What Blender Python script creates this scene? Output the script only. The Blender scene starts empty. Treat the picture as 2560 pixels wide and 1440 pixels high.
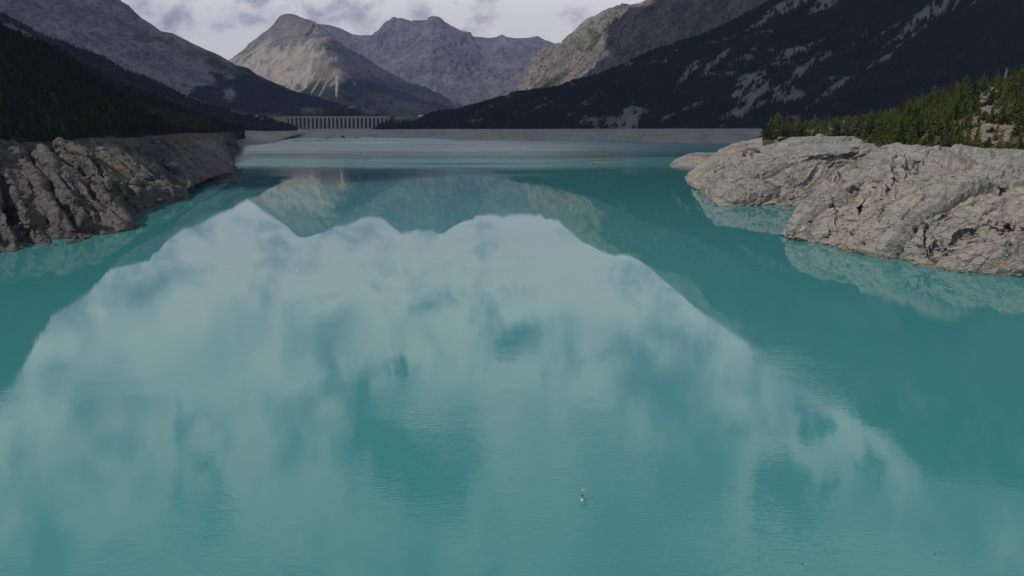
import bpy, math, random
import numpy as np
from mathutils import Vector

random.seed(7); RNG = np.random.default_rng(7)
sc = bpy.context.scene
COL = sc.collection
# ------------------------------------------------------------------ camera
H = 44.0; PITCH = math.radians(13.32); F = 1706.7
cam_d = bpy.data.cameras.new('camera'); cam_d.lens = 24; cam_d.sensor_width = 36
cam_d.clip_start = 0.5; cam_d.clip_end = 90000
cam = bpy.data.objects.new('camera', cam_d); COL.objects.link(cam)
cam.location = (0, 0, H); cam.rotation_euler = (math.pi/2 - PITCH, 0, 0)
sc.camera = cam
cp, sp = math.cos(PITCH), math.sin(PITCH)

def ray(px, py):
    u = (px-1280)/F; v = (720-py)/F
    return np.array([u, cp+v*sp, -sp+v*cp])
def D(px, py, d):          # point seen at a pixel of the photograph, d metres down the lake
    r = ray(px, py); return np.array([0, 0, H]) + r*(d/r[1])
def Z(px, py, z=0.0):      # point seen at a pixel, at a height above the water
    r = ray(px, py); return np.array([0, 0, H]) + r*((z-H)/r[2])
def R(px, py, d):          # point whose mirror image in the lake is seen at a pixel
    r = ray(px, py); p = np.array([0, 0, H]) + r*(d/r[1]); p[2] = -p[2]; return p

# ------------------------------------------------------------------ light
SUN_AZ = math.atan2(-0.90, -0.43)      # compass bearing of the sun seen from the lake (behind left)
SUN_EL = math.radians(43)
sun_dir = Vector((math.sin(SUN_AZ)*math.cos(SUN_EL), math.cos(SUN_AZ)*math.cos(SUN_EL), math.sin(SUN_EL)))
sd = bpy.data.lights.new('sun', 'SUN'); sd.energy = 5.0; sd.angle = math.radians(0.5); sd.color = (1, 0.93, 0.83)
so = bpy.data.objects.new('sun', sd); COL.objects.link(so)
so.rotation_euler = sun_dir.to_track_quat('Z', 'Y').to_euler()
so.location = (0, 0, 4000)

sc.view_settings.view_transform = 'Standard'; sc.view_settings.look = 'None'
sc.view_settings.gamma = 1; sc.view_settings.use_curve_mapping = False
sc.view_settings.exposure = -0.72
sc.render.engine = 'CYCLES'
sc.cycles.max_bounces = 6; sc.cycles.diffuse_bounces = 2; sc.cycles.glossy_bounces = 3
sc.cycles.volume_bounces = 0; sc.cycles.transparent_max_bounces = 8
sc.cycles.caustics_reflective = False; sc.cycles.caustics_refractive = False
sc.cycles.use_denoising = True

# ------------------------------------------------------------------ node helper
class NT:
    def __init__(self, tree):
        self.t = tree; tree.nodes.clear()
    def n(self, kind, **kw):
        nd = self.t.nodes.new(kind)
        for k, v in kw.items():
            if hasattr(nd, k): setattr(nd, k, v)
        return nd
    def link(self, a, b): self.t.links.new(a, b)
    def setin(self, nd, idx, v):
        s = nd.inputs[idx]
        if isinstance(v, bpy.types.NodeSocket): self.link(v, s)
        else: s.default_value = v
    def math(self, op, a, b=0.0, c=0.0, clamp=False):
        nd = self.n('ShaderNodeMath', operation=op, use_clamp=clamp)
        self.setin(nd, 0, a); self.setin(nd, 1, b)
        if op in ('MULTIPLY_ADD',): self.setin(nd, 2, c)
        return nd.outputs[0]
    def vmath(self, op, a, b=(0, 0, 0)):
        nd = self.n('ShaderNodeVectorMath', operation=op)
        self.setin(nd, 0, a)
        if op == 'SCALE': self.setin(nd, 3, b)
        else: self.setin(nd, 1, b)
        return nd.outputs[1] if op in ('DOT_PRODUCT', 'LENGTH') else nd.outputs[0]
    def noise(self, vec, scale, detail=4, rough=0.5, dist=0.0, color=False):
        nd = self.n('ShaderNodeTexNoise')
        if vec is not None: self.link(vec, nd.inputs['Vector'])
        nd.inputs['Scale'].default_value = scale; nd.inputs['Detail'].default_value = detail
        nd.inputs['Roughness'].default_value = rough; nd.inputs['Distortion'].default_value = dist
        return nd.outputs[1] if color else nd.outputs[0]
    def maprange(self, v, a, b, c=0.0, d=1.0, smooth=True):
        nd = self.n('ShaderNodeMapRange', interpolation_type='SMOOTHSTEP' if smooth else 'LINEAR')
        self.setin(nd, 0, v)
        for i, x in enumerate((a, b, c, d)): nd.inputs[1+i].default_value = x
        return nd.outputs[0]
    def mix(self, f, a, b):
        nd = self.n('ShaderNodeMix', data_type='RGBA')
        self.setin(nd, 0, f)
        for i, x in ((6, a), (7, b)):
            if isinstance(x, (tuple, list)): x = tuple(x)+(1,) if len(x) == 3 else x
            self.setin(nd, i, x)
        return nd.outputs[2]
    def ramp(self, f, stops):
        nd = self.n('ShaderNodeValToRGB'); self.setin(nd, 0, f)
        cr = nd.color_ramp
        while len(cr.elements) > 1: cr.elements.remove(cr.elements[-1])
        for i, (p, c) in enumerate(stops):
            e = cr.elements[0] if i == 0 else cr.elements.new(p)
            e.position = p; e.color = tuple(c)+(1,)
        return nd.outputs[0]
    def attr(self, name):
        nd = self.n('ShaderNodeAttribute'); nd.attribute_name = name; return nd.outputs['Fac']

# ------------------------------------------------------------------ world: broken cloud
world = bpy.data.worlds.new('World'); sc.world = world; world.use_nodes = True
w = NT(world.node_tree)
out = w.n('ShaderNodeOutputWorld'); bg = w.n('ShaderNodeBackground')
w.link(bg.outputs[0], out.inputs[0])
sky = w.n('ShaderNodeTexSky', sky_type='NISHITA')
sky.sun_disc = False; sky.sun_elevation = SUN_EL; sky.sun_rotation = SUN_AZ; sky.altitude = 1900
sky.air_density = 1.0; sky.dust_density = 0.6
tc = w.n('ShaderNodeTexCoord'); dirv = tc.outputs['Generated']
warp = w.noise(dirv, 3.0, 7, 0.62, color=True)
wv = w.vmath('ADD', dirv, w.vmath('SCALE', w.vmath('SUBTRACT', warp, (0.5, 0.5, 0.5)), 0.15))
sep = w.n('ShaderNodeSeparateXYZ'); w.link(dirv, sep.inputs[0])
den = w.math('ADD', w.math('MAXIMUM', sep.outputs[2], 0.0), 0.34)
flat = w.n('ShaderNodeCombineXYZ')
w.setin(flat, 0, w.math('DIVIDE', sep.outputs[0], den)); w.setin(flat, 1, w.math('DIVIDE', sep.outputs[1], den))
n1 = w.noise(flat.outputs[0], 1.15, 7, 0.56, 0.25)
n2 = w.noise(flat.outputs[0], 3.6, 6, 0.6, 0.4)
# cloud banks (direction, angular radius in degrees, weight)
def sky_dir(px, py, mirrored=False):
    r = ray(px, py).copy(); r /= np.linalg.norm(r)
    if mirrored: r[2] = -r[2]
    return tuple(float(a) for a in r)
BANKS = [(sky_dir(1050, 720, True), 17, 0.20), (sky_dir(1150, 640, True), 9, 0.12), (sky_dir(620, 590, True), 8, 0.14), (sky_dir(1430, 760, True), 9, 0.10),
         (sky_dir(1700, 900, True), 9, 0.13), (sky_dir(2050, 1020, True), 10, 0.22), (sky_dir(200, 1020, True), 14, 0.32), (sky_dir(1150, 1290, True), 13, 0.20), (sky_dir(500, 1180, True), 11, 0.12),
         (sky_dir(500, 1150, True), 12, 0.08), (sky_dir(2250, 1240, True), 11, 0.22), (sky_dir(600, 120), 8, 0.10), (sky_dir(1400, 60), 9, 0.08),
         (sky_dir(880, 1020, True), 5, -0.36), (sky_dir(1130, 1000, True), 5.5, -0.40), (sky_dir(1380, 1050, True), 5, -0.34), (sky_dir(480, 900, True), 5, -0.14), (sky_dir(1980, 1150, True), 3.6, -0.60),
         (sky_dir(1620, 1060, True), 3, -0.32), (sky_dir(100, 1420, True), 7, -0.32), (sky_dir(1380, 1390, True), 6, -0.20),
         (sky_dir(2520, 1400, True), 7, -0.18)]
acc = None
for d3, rad, wt in BANKS:
    dt = w.vmath('DOT_PRODUCT', wv, d3)
    m = w.math('MULTIPLY', w.maprange(dt, math.cos(math.radians(rad*1.5)), 1.0), wt)
    acc = m if acc is None else w.math('ADD', acc, m)
dens = w.math('ADD', w.math('MULTIPLY_ADD', n2, 0.35, w.math('MULTIPLY', n1, 0.75)), acc)
dens = w.math('ADD', dens, w.maprange(sep.outputs[2], 0.10, 0.24, 0.19, 0.0))
dens = w.math('ADD', dens, w.maprange(sep.outputs[2], 0.50, 0.75, 0.0, -0.16))
cover = w.maprange(dens, 0.35, 0.64)
n3 = w.noise(dirv, 13.0, 7, 0.6, 0.5)
bright = w.maprange(w.math('ADD', w.math('MULTIPLY', acc, 0.22), w.math('MULTIPLY_ADD', n3, 0.5, w.math('MULTIPLY_ADD', n2, 0.35, w.math('MULTIPLY', n1, 0.3)))), 0.52, 0.69)
cloudc = w.mix(bright, (0.40, 0.44, 0.56), (1.30, 1.26, 1.25))
skyc = w.vmath('SCALE', sky.outputs[0], 0.11)
cloudc = w.vmath('SCALE', cloudc, w.maprange(sep.outputs[2], 0.10, 0.34, 1.0, 1.6))
final = w.mix(cover, skyc, cloudc)
w.link(final, bg.inputs[0]); bg.inputs[1].default_value = 1.0

# ------------------------------------------------------------------ numpy noise
_perm = np.random.default_rng(3).permutation(256); _perm = np.concatenate([_perm, _perm, _perm])
_g = np.array([[1,1,0],[-1,1,0],[1,-1,0],[-1,-1,0],[1,0,1],[-1,0,1],[1,0,-1],[-1,0,-1],[0,1,1],[0,-1,1],[0,1,-1],[0,-1,-1]], float)
def perlin(p):
    pi = np.floor(p).astype(np.int64); pf = p-pi; pi &= 255
    u = pf*pf*pf*(pf*(pf*6-15)+10)
    res = 0
    for dx in (0, 1):
        wx = u[..., 0] if dx else 1-u[..., 0]
        for dy in (0, 1):
            wy = u[..., 1] if dy else 1-u[..., 1]
            for dz in (0, 1):
                wz = u[..., 2] if dz else 1-u[..., 2]
                h = _perm[_perm[_perm[pi[..., 0]+dx]+pi[..., 1]+dy]+pi[..., 2]+dz] % 12
                g = _g[h]
                res = res + wx*wy*wz*(g[..., 0]*(pf[..., 0]-dx)+g[..., 1]*(pf[..., 1]-dy)+g[..., 2]*(pf[..., 2]-dz))
    return res
def fbm(p, scale, octv=5, gain=0.5, seed=0.0, ridged=False):
    q = p/scale + seed*17.31; a = 1.0; s = 0; tot = 0
    for i in range(octv):
        n = perlin(q)
        if ridged: n = 1-2*np.abs(n)*1.6
        s = s + a*n; tot += a; a *= gain; q = q*2.03+11.7
    return s/tot
def blocks(p, seed=0):
    """fractured blocks: height of the block a point lies on, and how close it is to a joint"""
    sh = p.shape[:-1]; q = p.reshape(-1, 3); ci = np.floor(q).astype(np.int64)
    f1 = np.full(len(q), 9e9); f2 = np.full(len(q), 9e9); hh = np.zeros(len(q))
    for dx in (-1, 0, 1):
        for dy in (-1, 0, 1):
            for dz_ in (-1, 0, 1):
                c = ci+np.array([dx, dy, dz_]); m = (c+seed*7) & 255
                k = _perm[_perm[_perm[m[:, 0]]+m[:, 1]]+m[:, 2]]
                o3 = np.stack([_perm[k], _perm[k+57], _perm[k+131]], -1)/255.0
                v = q-(c+o3*0.9+0.05); d = (v*v).sum(1)
                tl = (np.stack([_perm[k+11], _perm[k+83], _perm[k+201]], -1)/255.0-0.5)*1.5
                hk = _perm[k+29]/255.0-0.5+(v*tl).sum(1)
                near = d < f1
                f2 = np.where(near, f1, np.minimum(f2, d)); hh = np.where(near, hk, hh); f1 = np.where(near, d, f1)
    return hh.reshape(sh), (np.sqrt(f2)-np.sqrt(f1)).reshape(sh)
def sstep(a, b, x):
    t = np.clip((x-a)/(b-a), 0, 1); return t*t*(3-2*t)

# ------------------------------------------------------------------ lofted terrain
def resample(row, n):
    a = np.array(row, float)
    L = np.concatenate([[0], np.cumsum(np.linalg.norm(np.diff(a, axis=0), axis=1)**0.6)])
    t = np.linspace(0, L[-1], n)
    return np.stack([np.interp(t, L, a[:, k]) for k in range(3)], 1)
def loft(rows, nu, nvs, smooth=2, keep=()):
    """rows: guide lines from the water up; nvs: quads between each pair."""
    rr = [resample(r, nu) for r in rows]
    out = []
    for i in range(len(rr)-1):
        for k in range(nvs[i]):
            out.append(rr[i]*(1-k/nvs[i])+rr[i+1]*(k/nvs[i]))
    out.append(rr[-1])
    P = np.array(out)
    idx = np.cumsum([0]+list(nvs))
    for _ in range(smooth):
        Q = P.copy()
        Q[1:-1] = (P[:-2]+2*P[1:-1]+P[2:])/4
        for j, kp in enumerate(idx):
            if j in keep: Q[kp] = P[kp]
        P = Q
    return P, idx
def gridnormals(P):
    du = np.gradient(P, axis=1); dv = np.gradient(P, axis=0)
    n = np.cross(du, dv); n /= (np.linalg.norm(n, axis=2, keepdims=True)+1e-9)
    return n*(1 if n[..., 2].mean() > 0 else -1)
def project(P):
    x, y, z = P[..., 0], P[..., 1], P[..., 2]-H
    d = y*cp - z*sp; v = y*sp+z*cp
    d = np.where(d < 1, 1, d)
    return 1280+F*x/d, 720-F*v/d
def polymask(px, py, polys, soft=2.0, wob=None):
    m = np.zeros(px.shape)
    if wob is None: wob = 0
    for poly in polys:
        q = np.array(poly, float)
        x0, y0 = q.min(0)-25; x1, y1 = q.max(0)+25
        sel = (px > x0) & (px < x1) & (py > y0) & (py < y1)
        if not sel.any(): continue
        X, Y = px[sel], py[sel]
        ins = np.zeros(X.shape, bool); dist = np.full(X.shape, 1e9)
        for i in range(len(q)):
            ax, ay = q[i]; bx, by = q[(i+1) % len(q)]
            if ay != by:
                c = ((ay > Y) != (by > Y)) & (X < (bx-ax)*(Y-ay)/(by-ay)+ax)
                ins ^= c
            t = np.clip(((X-ax)*(bx-ax)+(Y-ay)*(by-ay))/((bx-ax)**2+(by-ay)**2+1e-9), 0, 1)
            dist = np.minimum(dist, np.hypot(X-ax-t*(bx-ax), Y-ay-t*(by-ay)))
        s = np.where(ins, dist, -dist) + (wob[sel] if not np.isscalar(wob) else wob)
        m[sel] = np.maximum(m[sel], sstep(-soft, soft, s))
    return m

def clefts(P, lines, seed=1, mask=None, k=1.0):
    """cut long clefts into a rock face; each line: (points, half width, depth)"""
    px, py = project(P); wob = fbm(P, 7, 4, 0.6, seed)*9; wob2 = fbm(P, 7, 4, 0.6, seed+2)*9
    X, Y = px+wob, py+wob2; dep = np.zeros(px.shape)
    for pts, wd, am in lines:
        q = np.array(pts, float)
        if len(q) == 1: q = np.array([q[0]-[wd*.4, 0], q[0]+[wd*.4, 0]])
        x0, y0 = q.min(0)-wd*5; x1, y1 = q.max(0)+wd*5
        sel = (X > x0) & (X < x1) & (Y > y0) & (Y < y1)
        if not sel.any(): continue
        x, y = X[sel], Y[sel]; dist = np.full(x.shape, 1e9); par = np.zeros(x.shape); tot = len(q)-1
        for i in range(len(q)-1):
            ax, ay = q[i]; bx, by = q[i+1]
            t = np.clip(((x-ax)*(bx-ax)+(y-ay)*(by-ay))/((bx-ax)**2+(by-ay)**2+1e-9), 0, 1)
            d = np.hypot(x-ax-t*(bx-ax), y-ay-t*(by-ay)); par = np.where(d < dist, (i+t)/tot, par); dist = np.minimum(d, dist)
        tap = np.minimum(1, 3.5*np.minimum(par+.08, 1.08-par))
        prof = -np.exp(-(dist/(wd*0.8))**2)+0.22*np.exp(-((dist-2.2*wd)/wd)**2)
        dep[sel] += prof*am*tap*k
    if mask is not None: dep = dep*mask
    return P+gridnormals(P)*dep[..., None]

def mesh_obj(name, V, Fq, mat, parent=None, smooth=False, attrs=None, loc=None):
    me = bpy.data.meshes.new(name)
    V = np.asarray(V, np.float32); Fq = np.asarray(Fq, np.int32)
    k = Fq.shape[1]
    me.vertices.add(len(V)); me.vertices.foreach_set('co', V.ravel())
    me.loops.add(Fq.size); me.loops.foreach_set('vertex_index', Fq.ravel())
    me.polygons.add(len(Fq)); me.polygons.foreach_set('loop_start', np.arange(0, Fq.size, k, dtype=np.int32))
    me.polygons.foreach_set('use_smooth', np.full(len(Fq), smooth))
    me.update(calc_edges=True)
    for an, av in (attrs or {}).items():
        a = me.attributes.new(an, 'FLOAT', 'POINT'); a.data.foreach_set('value', np.asarray(av, np.float32).ravel())
    if mat: me.materials.append(mat)
    o = bpy.data.objects.new(name, me); COL.objects.link(o)
    if loc is not None: o.location = loc
    if parent: o.parent = parent
    return o
def gridfaces(nv, nu, flip=False):
    i = np.arange(nv-1)[:, None]*nu + np.arange(nu-1)[None]
    f = np.stack([i, i+1, i+nu+1, i+nu], -1).reshape(-1, 4)
    return f[:, ::-1] if flip else f
def terrain(name, P, mat, attrs=None, smooth=True):
    nv, nu = P.shape[:2]
    n = np.cross(P[:, 1:, :][:-1]-P[:-1, :-1], P[1:, :-1]-P[:-1, :-1])
    flip = n[..., 2].mean() < 0
    o = mesh_obj(name, P.reshape(-1, 3), gridfaces(nv, nu, flip), mat, smooth=smooth, attrs=attrs)
    o['kind'] = 'structure'
    return o
def tag(o, label=None, cat=None, group=None, kind=None):
    if label: o['label'] = label
    if cat: o['category'] = cat
    if group: o['group'] = group
    if kind: o['kind'] = kind
    return o

# ------------------------------------------------------------------ materials
def new_mat(name):
    m = bpy.data.materials.new(name); m.use_nodes = True
    t = NT(m.node_tree)
    o = t.n('ShaderNodeOutputMaterial'); b = t.n('ShaderNodeBsdfPrincipled')
    b.inputs['Specular IOR Level'].default_value = 0.15; b.inputs['Roughness'].default_value = 0.9
    t.link(b.outputs[0], o.inputs[0])
    g = t.n('ShaderNodeNewGeometry')
    return m, t, b, g.outputs['Position'], g
def simple(name, col, var=0.25, scale=3.0, rough=0.8, spec=0.2):
    m, t, b, pos, g = new_mat(name)
    n = t.noise(pos, scale, 5, 0.6)
    c = t.mix(n, tuple(x*(1-var) for x in col), tuple(min(1, x*(1+var)) for x in col))
    t.link(c, b.inputs['Base Color']); b.inputs['Roughness'].default_value = rough
    b.inputs['Specular IOR Level'].default_value = spec
    return m
def bump(t, b, h, strength, dist):
    bn = t.n('ShaderNodeBump'); bn.inputs['Strength'].default_value = strength; bn.inputs['Distance'].default_value = dist
    t.link(h, bn.inputs['Height']); t.link(bn.outputs[0], b.inputs['Normal']); return bn
def stretch(t, pos, rot, scl):
    mp = t.n('ShaderNodeMapping'); t.link(pos, mp.inputs[0])
    mp.inputs['Rotation'].default_value = rot; mp.inputs['Scale'].default_value = scl
    return mp.outputs[0]

def mountain_mat(name, rock_a, rock_b, s=1.0, forest=(0.022, 0.033, 0.024), scree=(0.36, 0.33, 0.30), grass=(0.085, 0.095, 0.04), grain=1.0):
    m, t, b, pos, g = new_mat(name)
    n = t.noise(pos, 0.004*s, 8, 0.62); nf = t.noise(pos, 0.03*s, 6, 0.65)
    c = t.mix(t.maprange(n, 0.40, 0.60), rock_a, rock_b)
    c = t.mix(t.maprange(nf, 0.42, 0.62, 0, 0.75), c, tuple(x*0.45 for x in rock_a))
    gs = t.noise(stretch(t, pos, (0, 0, 0), (1, 1, 0.22)), 0.012*s, 7, 0.68, 0.8)
    c = t.mix(t.maprange(gs, 0.50, 0.64, 0, 0.6), c, tuple(x*1.25 for x in rock_b))
    f2 = t.noise(pos, 0.02*s, 5, 0.7)
    c = t.mix(t.attr('grass'), c, t.mix(f2, grass, tuple(x*0.6 for x in grass)))
    sc_n = t.noise(pos, 0.012*s, 6, 0.65)
    c = t.mix(t.attr('scree'), c, t.mix(sc_n, tuple(x*0.72 for x in scree), tuple(x*1.15 for x in scree)))
    tn = t.noise(pos, 0.09*s, 4, 0.7)
    c = t.mix(t.attr('forest'), c, t.mix(t.maprange(tn, 0.3, 0.7), tuple(x*0.5 for x in forest), tuple(x*1.5 for x in forest)))
    t.link(c, b.inputs['Base Color'])
    h = t.math('ADD', t.noise(pos, 0.02*s, 8, 0.7), t.math('MULTIPLY', t.math('MULTIPLY', tn, t.attr('forest')), 0.5))
    bump(t, b, h, 0.9, 30/s*grain)
    return m

def shore_mat(name, light, grey, dark, folds=(0.3, 0.5, 0.5), sc_=1.0, bench=False):
    m, t, b, pos, g = new_mat(name)
    st = stretch(t, pos, folds, (1, 0.35, 2.2))
    n1 = t.noise(pos, 0.035*sc_, 6, 0.6); n2 = t.noise(st, 0.25*sc_, 8, 0.68, 0.6); n3 = t.noise(pos, 1.4*sc_, 6, 0.7)
    c = t.mix(t.maprange(n1, 0.38, 0.64), light, grey)
    c = t.mix(t.maprange(n2, 0.48, 0.70, 0, 0.55), c, dark)
    n4 = t.noise(pos, 0.45*sc_, 6, 0.72, 0.3)
    c = t.mix(t.maprange(n4, 0.50, 0.66, 0, 0.55), c, tuple(x*1.28 for x in light))
    c = t.mix(t.maprange(n3, 0.52, 0.66, 0, 0.5), c, dark)
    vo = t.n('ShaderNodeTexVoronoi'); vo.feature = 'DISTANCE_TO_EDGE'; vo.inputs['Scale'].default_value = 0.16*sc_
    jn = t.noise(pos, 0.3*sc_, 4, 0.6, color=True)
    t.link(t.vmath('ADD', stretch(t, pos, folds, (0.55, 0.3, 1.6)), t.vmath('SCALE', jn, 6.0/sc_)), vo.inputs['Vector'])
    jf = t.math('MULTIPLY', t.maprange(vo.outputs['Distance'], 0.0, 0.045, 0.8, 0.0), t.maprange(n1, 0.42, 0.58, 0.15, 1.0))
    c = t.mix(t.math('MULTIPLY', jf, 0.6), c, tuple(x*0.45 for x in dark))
    # drawdown lines: level bands left by the falling water
    sep = t.n('ShaderNodeSeparateXYZ'); t.link(pos, sep.inputs[0])
    zz = t.n('ShaderNodeCombineXYZ'); t.setin(zz, 2, t.math('ADD', sep.outputs[2], t.math('MULTIPLY', n1, 3.0)))
    zb = t.noise(zz.outputs[0], 1.1, 5, 0.7)
    c = t.mix(t.maprange(zb, 0.44, 0.58, 0, 0.42), c, tuple(x*0.72 for x in light))
    # silt washed pale at the top, wet strip at the water
    c = t.mix(t.maprange(sep.outputs[2], 20, 34, 0, 0.55), c, tuple(x*1.02 for x in grey))
    c = t.mix(t.math('MULTIPLY', t.attr('grass'), t.maprange(n2, 0.3, 0.6)), c, (0.16, 0.14, 0.05))
    wet = t.maprange(t.math('ADD', sep.outputs[2], t.math('MULTIPLY', n3, -0.5)), 0.0, 0.5, 0.45, 0.0)
    c = t.mix(wet, c, tuple(x*0.5 for x in dark))
    t.link(c, b.inputs['Base Color'])
    hh = t.math('ADD', t.noise(st, 0.6*sc_, 8, 0.72, 0.5), t.math('MULTIPLY', n3, 0.35))
    hh = t.math('ADD', hh, t.maprange(vo.outputs['Distance'], 0.0, 0.07, -0.5, 0.0))
    bump(t, b, hh, 0.85, 1.1/sc_)
    return m

M_far = mountain_mat('far_rock', (0.11, 0.108, 0.107), (0.17, 0.16, 0.15), 0.5, scree=(0.26, 0.245, 0.225))
M_peak = mountain_mat('peak_rock', (0.13, 0.118, 0.108), (0.22, 0.195, 0.165), 1.0, scree=(0.37, 0.335, 0.28))
M_left = mountain_mat('left_mountain_rock', (0.21, 0.205, 0.21), (0.33, 0.31, 0.30), 1.2)
M_cliff = mountain_mat('limestone_cliff', (0.155, 0.146, 0.138), (0.25, 0.226, 0.20), 2.0)
M_slope = mountain_mat('wooded_slope', (0.028, 0.030, 0.024), (0.05, 0.046, 0.038), 3.0, scree=(0.23, 0.222, 0.21), grain=0.5)
M_ground = mountain_mat('forest_floor', (0.06, 0.065, 0.035), (0.10, 0.09, 0.05), 8.0, scree=(0.22, 0.19, 0.145), grain=0.6)
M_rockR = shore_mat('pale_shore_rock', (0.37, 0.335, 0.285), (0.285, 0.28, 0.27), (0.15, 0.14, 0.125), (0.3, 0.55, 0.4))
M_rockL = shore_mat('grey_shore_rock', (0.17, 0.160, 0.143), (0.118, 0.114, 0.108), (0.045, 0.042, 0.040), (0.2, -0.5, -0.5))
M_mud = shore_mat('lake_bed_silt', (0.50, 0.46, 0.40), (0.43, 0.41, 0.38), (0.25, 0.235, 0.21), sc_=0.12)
M_concrete = simple('dam_concrete', (0.42, 0.41, 0.38), 0.15, 0.06)
M_concrete_dark = simple('recess_shade_concrete', (0.10, 0.095, 0.10), 0.2, 0.05)  # concrete darkened to carry the shade between the buttresses; the roadway shares it
M_bark = simple('bark', (0.10, 0.075, 0.055), 0.4, 3)
M_dead = simple('bleached_wood', (0.40, 0.37, 0.33), 0.2, 4)
M_white = simple('white_plaster', (0.75, 0.75, 0.74), 0.04, 0.5)
M_roof = simple('slate_roof', (0.22, 0.21, 0.20), 0.2, 1)
M_black = simple('black_plastic', (0.015, 0.015, 0.016), 0.1, 8, 0.5)
M_paint = simple('white_paint', (0.78, 0.80, 0.78), 0.04, 8, 0.5)
M_shade_cloud = simple('shade_cloud_white', (0.85, 0.86, 0.9), 0.04, 0.001, 1.0, 0)

def foliage(name, a, b_, s=0.25):
    m, t, b, pos, g = new_mat(name)
    n = t.noise(pos, s, 3, 0.6)
    oi = t.n('ShaderNodeObjectInfo')
    f = t.math('MULTIPLY_ADD', oi.outputs['Random'], 0.55, t.math('MULTIPLY', n, 0.6))
    c = t.mix(t.maprange(f, 0.15, 0.95), a, b_)
    t.link(c, b.inputs['Base Color']); b.inputs['Specular IOR Level'].default_value = 0.05
    b.inputs['Roughness'].default_value = 1.0
    return m
M_fol = foliage('pine_foliage', (0.018, 0.032, 0.009), (0.105, 0.106, 0.023))
M_fol_rust = foliage('rusty_foliage', (0.10, 0.045, 0.015), (0.15, 0.07, 0.02))
M_fol_far = foliage('far_conifer_foliage', (0.012, 0.020, 0.011), (0.027, 0.035, 0.016), 0.012)

# water ------------------------------------------------------------
def water_mat():
    m, t, b, pos, g = new_mat('glacial_water')
    sep = t.n('ShaderNodeSeparateXYZ'); t.link(pos, sep.inputs[0])
    X, Y = sep.outputs[0], sep.outputs[1]
    n = t.noise(pos, 0.004, 4, 0.5)
    c = t.mix(n, (0.040, 0.212, 0.214), (0.056, 0.250, 0.252))
    t.link(c, b.inputs['Base Color'])
    b.inputs['IOR'].default_value = 1.39; b.inputs['Specular IOR Level'].default_value = 0.5
    # wind-ruffled far water with calm lanes; mirror-calm nearer
    edge = t.noise(stretch(t, pos, (0, 0, 0), (0.35, 1, 1)), 0.006, 5, 0.6)
    yy = t.math('ADD', Y, t.math('MULTIPLY', t.math('SUBTRACT', edge, 0.5), 420))
    ruff = t.maprange(yy, 560, 860)
    lanes = t.noise(stretch(t, pos, (0, 0, 0.06), (0.12, 1, 1)), 0.011, 5, 0.65)
    calm = t.maprange(lanes, 0.55, 0.72)
    ruff = t.math('MULTIPLY', ruff, t.math('SUBTRACT', 1.0, t.math('MULTIPLY', calm, 0.75)))
    rough = t.math('MULTIPLY_ADD', ruff, t.maprange(Y, 900, 1700, 0.15, 0.36), 0.012)
    t.link(rough, b.inputs['Roughness'])
    # ripples
    nearfade = t.maprange(Y, 55, 200, 1.0, 0.05)
    patch = t.maprange(t.noise(pos, 0.018, 3, 0.5), 0.42, 0.62, 0.35, 2.6)
    rip1 = t.noise(stretch(t, pos, (0, 0, 0.35), (0.45, 1.5, 1)), 1.5, 3, 0.5, 0.3)
    rip2 = t.noise(stretch(t, pos, (0, 0, -0.2), (0.5, 1, 1)), 0.22, 3, 0.5)
    h = t.math('ADD', t.math('MULTIPLY', rip1, 0.5), rip2)
    far1 = t.noise(stretch(t, pos, (0, 0, 0.05), (0.10, 1, 1)), 0.05, 5, 0.7)
    h = t.math('ADD', t.math('MULTIPLY', h, t.math('MULTIPLY', nearfade, patch)), t.math('MULTIPLY', t.math('MULTIPLY', far1, ruff), 16.0))
    bn = bump(t, b, h, 0.8, 0.034)
    return m
M_water = water_mat()

# ------------------------------------------------------------------ ground sheet, lake
ground = mesh_obj('ground', [(-26000, -4000, -9), (26000, -4000, -9), (26000, 40000, -9), (-26000, 40000, -9)], [[0, 1, 2, 3]], M_ground)
tag(ground, kind='structure')
lake = mesh_obj('lake_water', [(-3500, -500, 0), (3500, -500, 0), (3500, 3300, 0), (-3500, 3300, 0)], [[0, 1, 2, 3]], M_water)
tag(lake, kind='structure')

def mountain_disp(P, amp, wl, seed, crest_rows, keep_frac=0.25, ribs=0.6, idx=None, octv=6, tap=0.14, gain=0.6):
    """erode: ridged noise along the normal, stretched down the fall line; the crest keeps its line."""
    N = gridnormals(P); nv, nu = P.shape[:2]
    q = P.copy(); q[..., 2] *= 0.45
    a = fbm(q, wl, octv, gain, seed, ridged=True)
    b = fbm(P, wl*0.5, octv, 0.55, seed+3)
    d = amp*(ribs*a+(1-ribs)*b*1.4)
    wgt = np.ones((nv, 1))
    for cr in crest_rows:
        wgt = np.minimum(wgt, keep_frac+(1-keep_frac)*sstep(0, nv*tap, np.abs(np.arange(nv)-cr))[:, None])
    return P+N*(d*wgt)[..., None]

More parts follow.
